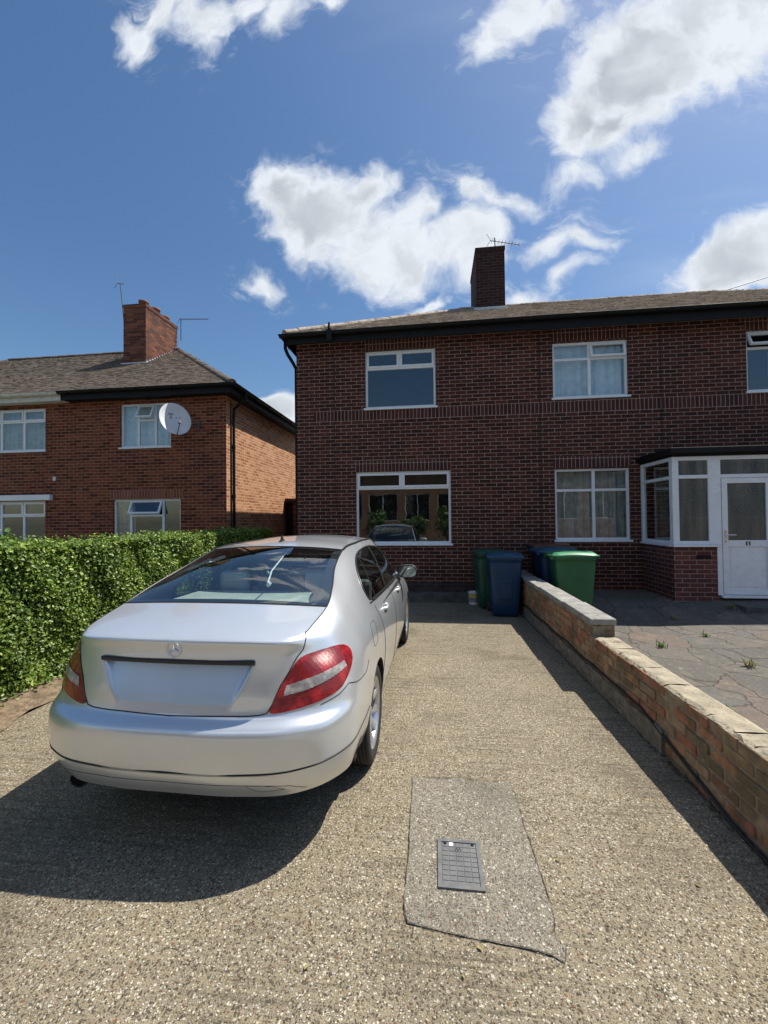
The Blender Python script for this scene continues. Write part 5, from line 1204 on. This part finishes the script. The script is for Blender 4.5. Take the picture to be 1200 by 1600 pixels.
# gaskets and shut lines
b = MB()
b.tube([Vector(p) for p in gb], .006, 6); b.tube([Vector(p) for p in rear_top], .005, 6)
for sd in (1, -1):
    P = [Vector((p[0]*sd, p[1], p[2])) for p in Lg]; b.tube(P, .005, 6)
    P = [Vector((p[0]*sd, p[1], p[2]-.001)) for p in L9]; b.tube(P, .010, 6)
    P = [Vector((p[0]*sd, p[1], p[2])) for p in Lw]; b.tube(P, .006, 6)
b.build('window_seal', M_BPL, car, True)
b = MB()
for sd in (1, -1):
    gl = lambda q, r_=.0028, st=.012: b.tube(line3(q, sd, step=st), r_, 6)
    gl(trk[1:], .0032)                                        # boot lid edge
    P = [Vector((p[0]*sd, p[1], p[2])) for p in Ld]; b.tube(P, .0032, 6)
    gl([np.array([0., .392+.004]), trk[1]], .0032)
    gl(BUMP[5:-1], .0026)
    for st_ in ([(1.33, .985), (1.34, .93), (1.40, .85), (1.44, .74), (1.42, .60), (1.30, .45), (1.30, .30), (1.31, .22)], [(2.27, .97), (2.27, .60), (2.28, .24)], [(3.36, .93), (3.34, .80), (3.30, .60), (3.30, .30), (3.31, .23)], [(1.34, .235), (2.0, .235), (3.28, .235)]):
        gl([inv3(p, 'yz') for p in st_], .0028, .02)
    # fuel flap on the right-hand side only
    if sd > 0:
        fp = [(1.00+.085*math.copysign(abs(math.cos(a))**.5, math.cos(a)), .860+.075*math.copysign(abs(math.sin(a))**.5, math.sin(a))) for a in np.linspace(0, 2*math.pi, 33)]
        gl([inv3(p, 'yz') for p in fp], .0020)
seams = b.build('shut_lines', M_SEAM, car, True)
# bumper creases, dark tubes for the shadow in the grooves, and tow-eye cover
b = MB()
cre = [inv3((x, y, z)) for x, y, z in [(.35,.005,.455), (.60,.052,.457), (.75,.14,.466), (.838,.27,.480), (.875,.48,.498), (.885,.66,.515)]]
low = [inv3((x, y, z)) for x, y, z in [(.0,.01,.395), (.35,.02,.393), (.52,.05,.388), (.60,.08,.372), (.665,.13,.332)]]
for sd in (1, -1):
    b.tube([Vector((0, -.009, .4555))] + line3(cre, sd), .0042, 6); b.tube(line3(low, sd), .0016, 6)
tow = [(.40,.03,.393), (.47,.04,.391), (.53,.055,.380), (.575,.08,.355), (.46,.06,.350), (.42,.04,.368)]
q = [inv3(p) for p in tow]; q.append(q[0]); b.tube(line3(q, 1), .0013, 6)
b.build('bumper_crease', M_SEAM, car, True)
# number-plate recess: black strip along its top for the shadow under the handle
b = MB(); G = []
for k in range(41):
    x = -.412+.824*k/40; y = .086+.012*(x/.35)**2
    G.append([(x, y+.030, .930), (x, y-.001, .932), (x, y-.004, .944), (x, y-.002, .952), (x, y+.02, .953)])
b.grid(G); b.build('handle_shadow', M_BPL, car, True)
# three-pointed emblem
em = MB(); ce = Vector((0, .086, 1.003)); tor = [ce+Vector((.0375*math.cos(a), -.004+.0*math.sin(a), .0375*math.sin(a))) for a in np.linspace(0, 2*math.pi, 41)]
em.tube(tor, .0024, 8, cap=False)
for a in (90, 210, 330):
    d = Vector((math.cos(R(a)), 0, math.sin(R(a)))); s_ = Vector((-d.z, 0, d.x)); tip = ce+d*.036+Vector((0, -.004, 0)); c0 = ce+Vector((0, -.010, 0))
    em.add([c0, ce+d*.008+s_*.0065, tip, ce+d*.008-s_*.0065, ce-d*.002+s_*.004, ce-d*.002-s_*.004], [(0, 2, 1), (0, 3, 2), (0, 1, 4), (0, 5, 3)])
em.build('emblem', M_CHROME, car, True)
# aerial fin, rear brake lamp strip inside the glass, exhaust
b = MB(); G = []
for k, (y, w_, z) in enumerate([(0, .001, 1.452), (.02, .014, 1.462), (.05, .018, 1.480), (.085, .012, 1.500), (.10, .004, 1.507)]): pass
fin = [(1.47, 1.440), (1.60, 1.452), (1.60, 1.462), (1.56, 1.475), (1.535, 1.515), (1.525, 1.515), (1.515, 1.478), (1.48, 1.462)]
for i_, sx in enumerate((-.011, .011)): G.append([(sx*(1-(z-1.44)*9.5), y, z) for y, z in fin])
b.add([*G[0], *G[1]], [tuple(range(8)), tuple(range(8, 16))[::-1]] + [(k, (k+1) % 8, 8+(k+1) % 8, 8+k) for k in range(8)]); b.build('roof_aerial', M_BPL, car, True)
b = MB(); Me = Matrix.Translation((-.60, .16, .272)) @ Matrix.Rotation(R(-90), 4, 'X')
b.lathe([(.034, 0), (.036, -.004), (.040, 0), (.040, .35)], 20, M=Me @ Matrix.Diagonal((1.3, 1, 1, 1))); b.lathe([(.0, .05), (.034, .05), (.034, 0)], 20, M=Me @ Matrix.Diagonal((1.3, 1, 1, 1))); b.build('exhaust_pipe', M_BPL, car, True)
# underside and bumper lip
b = MB(); b.bbox(-.80, .80, .62, 4.3, .19, .26, .01); b.bbox(-.62, .62, .18, .75, .27, .50, .03); b.bbox(-.60, .60, .7, 4.0, .24, .62, .02); G = []
lipP = MP(sS[sS < inv3((.885, .70, .4))[0]], np.zeros((sS < inv3((.885, .70, .4))[0]).sum()))
for sd in (1, -1): b.grid([[(p[0]*sd, p[1], p[2]), (p[0]*sd*.97, p[1]+.05, p[2]-.012), (p[0]*sd*.85, p[1]+.22, p[2]+.02)] for p in lipP], flip=sd < 0)
b.build('underbody', M_LINER, car, True)
# door handles, mirrors
for sd in (1, -1):
    for yh, zh in ((1.72, .895), (2.76, .875)):
        x = MP(*[np.array([v]) for v in inv3((yh, zh), 'yz')])[0][0]
        b = MB(); b.tube([(sd*(x-.005), yh-.10, zh), (sd*(x+.022), yh-.085, zh+.002), (sd*(x+.028), yh, zh+.004), (sd*(x+.022), yh+.085, zh+.002), (sd*(x-.005), yh+.10, zh)], [.010, .013, .014, .013, .010], 10); dh = b.build('door_handle', M_PAINT, car, True)
        c_ = MB(); c_.lathe([(.0, .001), (.03, .0015), (.038, .0)], 20, M=Matrix.Translation((sd*(x+.0005), yh, zh)) @ Matrix.Rotation(sd*R(90), 4, 'Y') @ Matrix.Diagonal((1, 1.7, 1, 1))); c_.build('handle_cup', M_ALLOY, dh, True)
    b = MB(); cx, cy, cz = .925, 3.13, 1.02; G = []
    for i in range(15):
        ph = math.pi*i/14-math.pi/2; row = []
        for j in range(25):
            th = 2*math.pi*j/24; rx = math.copysign(abs(math.cos(th))**.7, math.cos(th))*.115; rz = math.copysign(abs(math.sin(th))**.7, math.sin(th))*.078
            kk = max(0.0, math.cos(ph))**.6 if ph > 0 else 1.0
            yy = (.10*math.sin(ph) if ph > 0 else .03*math.sin(ph)/1.0)
            row.append((sd*(cx+rx*kk), cy+yy, cz+rz*kk))
        G.append(row)
    b.grid(G, flip=sd > 0); b.tube([(sd*.79, 3.20, .965), (sd*.85, 3.16, .97), (sd*.90, 3.13, .985)], [.035, .028, .022], 10); mr = b.build('door_mirror', M_PAINT, car, True)
    c_ = MB(); ring_ = [(sd*(cx+math.copysign(abs(math.cos(a))**.7, math.cos(a))*.108), cy-.031, cz+math.copysign(abs(math.sin(a))**.7, math.sin(a))*.071) for a in np.linspace(0, 2*math.pi, 25)[:-1]]
    c_.add(ring_, [tuple(range(24))]); c_.build('mirror_glass', M_MIRR, mr, True)
    c_ = MB(); ring2 = [(p[0]+.0*sd, p[1]-.001, p[2]) for p in ring_]; ring2.append(ring2[0]); c_.tube([Vector(p) for p in ring2], .006, 6, cap=False); c_.build('mirror_rim', M_BPL, mr, True)
# wheels
def wheel(sx, yc):
    Mw = Matrix.Translation((sx*.765, yc, .318)) @ Matrix.Rotation(R(90)*sx, 4, 'Y')
    root = MB(); prof = [(.226, -.095), (.245, -.102), (.285, -.104), (.306, -.094), (.316, -.075)]
    for k in range(-3, 4): prof += [(.3175, k*.022-.009), (.3175, k*.022+.007), (.311, k*.022+.0085), (.311, k*.022+.0115)]
    prof += [(.316, .078), (.306, .094), (.285, .103), (.245, .101), (.226, .092)]
    root.lathe(prof, 64, M=Mw); wh = root.build('wheel', M_RUB, car, True)
    r_ = MB(); r_.lathe([(.226, -.09), (.205, -.085), (.200, .02), (.205, .075), (.222, .088), (.228, .094), (.226, .082), (.214, .070)], 56, M=Mw)
    r_.lathe([(.0, .068), (.030, .068), (.034, .060), (.060, .052), (.062, .02)], 32, M=Mw)
    for k in range(10):
        a = 2*math.pi*k/10; Ms = Mw @ Matrix.Rotation(a, 4, 'Z')
        vs = [(.045, -.016, .052), (.045, .016, .052), (.212, .021, .080), (.212, -.021, .080), (.045, -.020, .02), (.045, .020, .02), (.212, .026, .045), (.212, -.026, .045)]
        r_.add([Ms @ Vector(p) for p in vs], [(0, 3, 2, 1), (0, 1, 5, 4), (1, 2, 6, 5), (3, 0, 4, 7)])
    r_.build('rim', M_ALLOY, wh, True)
    d_ = MB(); d_.lathe([(.0, .0), (.15, .0), (.15, -.02)], 32, M=Mw); d_.lathe([(.15, -.03), (.204, -.03)], 32, M=Mw); d_.build('brake_disc', M_LINER, wh, True)
for sx in (1, -1):
    for yc in (AX_R, AX_F): wheel(sx, yc)
# interior
b = MB(); b.bbox(-.60, .60, .56, 1.32, 1.0, 1.085, .02); b.build('parcel_shelf', M_SHELF, car, True)
def seat(x, y, w_, nm, head=True, zt=1.02):
    b = MB(); Ms = Matrix.Translation((x, y, 0)) @ Matrix.Rotation(0, 4, 'X')
    b.bbox(-w_, w_, 0, .14, .55, zt, .05, 0, Ms); b.bbox(-w_, w_, .1, .62, .40, .58, .05, 0, Ms); s_ = b.build('seat', M_LEATHER, car, True)
    for hx in ([0] if w_ < .35 else [-.36, .36]):
        h = MB(); h.bbox(hx-.125, hx+.125, .015, .115, zt+.07, zt+.25, .045, 0, Ms); h.build('headrest', M_LEATHER, s_, True)
        h = MB(); [h.tube([(x+hx+o, y+.06, zt-.03), (x+hx+o, y+.06, zt+.10)], .006, 6) for o in (-.06, .06)]; h.build('headrest_post', M_CHROME, s_, True)
seat(-.36, 2.35, .25, 'l'); seat(.36, 2.35, .25, 'r'); seat(0, 1.36, .62, 'b', zt=.98)
b = MB(); b.bbox(-.70, .70, 3.1, 3.55, .62, .98, .05); b.bbox(-.52, .52, 1.40, 2.80, 1.375, 1.395, .01); b.build('dashboard', M_LINER, car, True)
b = MB(); b.box(-.83, -.80, .6, 3.3, .3, .93); b.box(.80, .83, .6, 3.3, .3, .93); b.box(-.80, .80, .58, .60, .3, .97); b.build('door_lining', M_LINER, car, True)
b = MB(); b.tube([(.10, 1.42, 1.40), (.13, 1.0, 1.28), (.16, .86, 1.215)], .006, 6); b.tube([(.16, .86, 1.215), (.175, .86, 1.20)], .018, 6); b.build('hanging_tag', M_CURT, car, True)
car.location = (-1.296, 1.868, 0); car.rotation_euler = (0, 0, R(-.8))
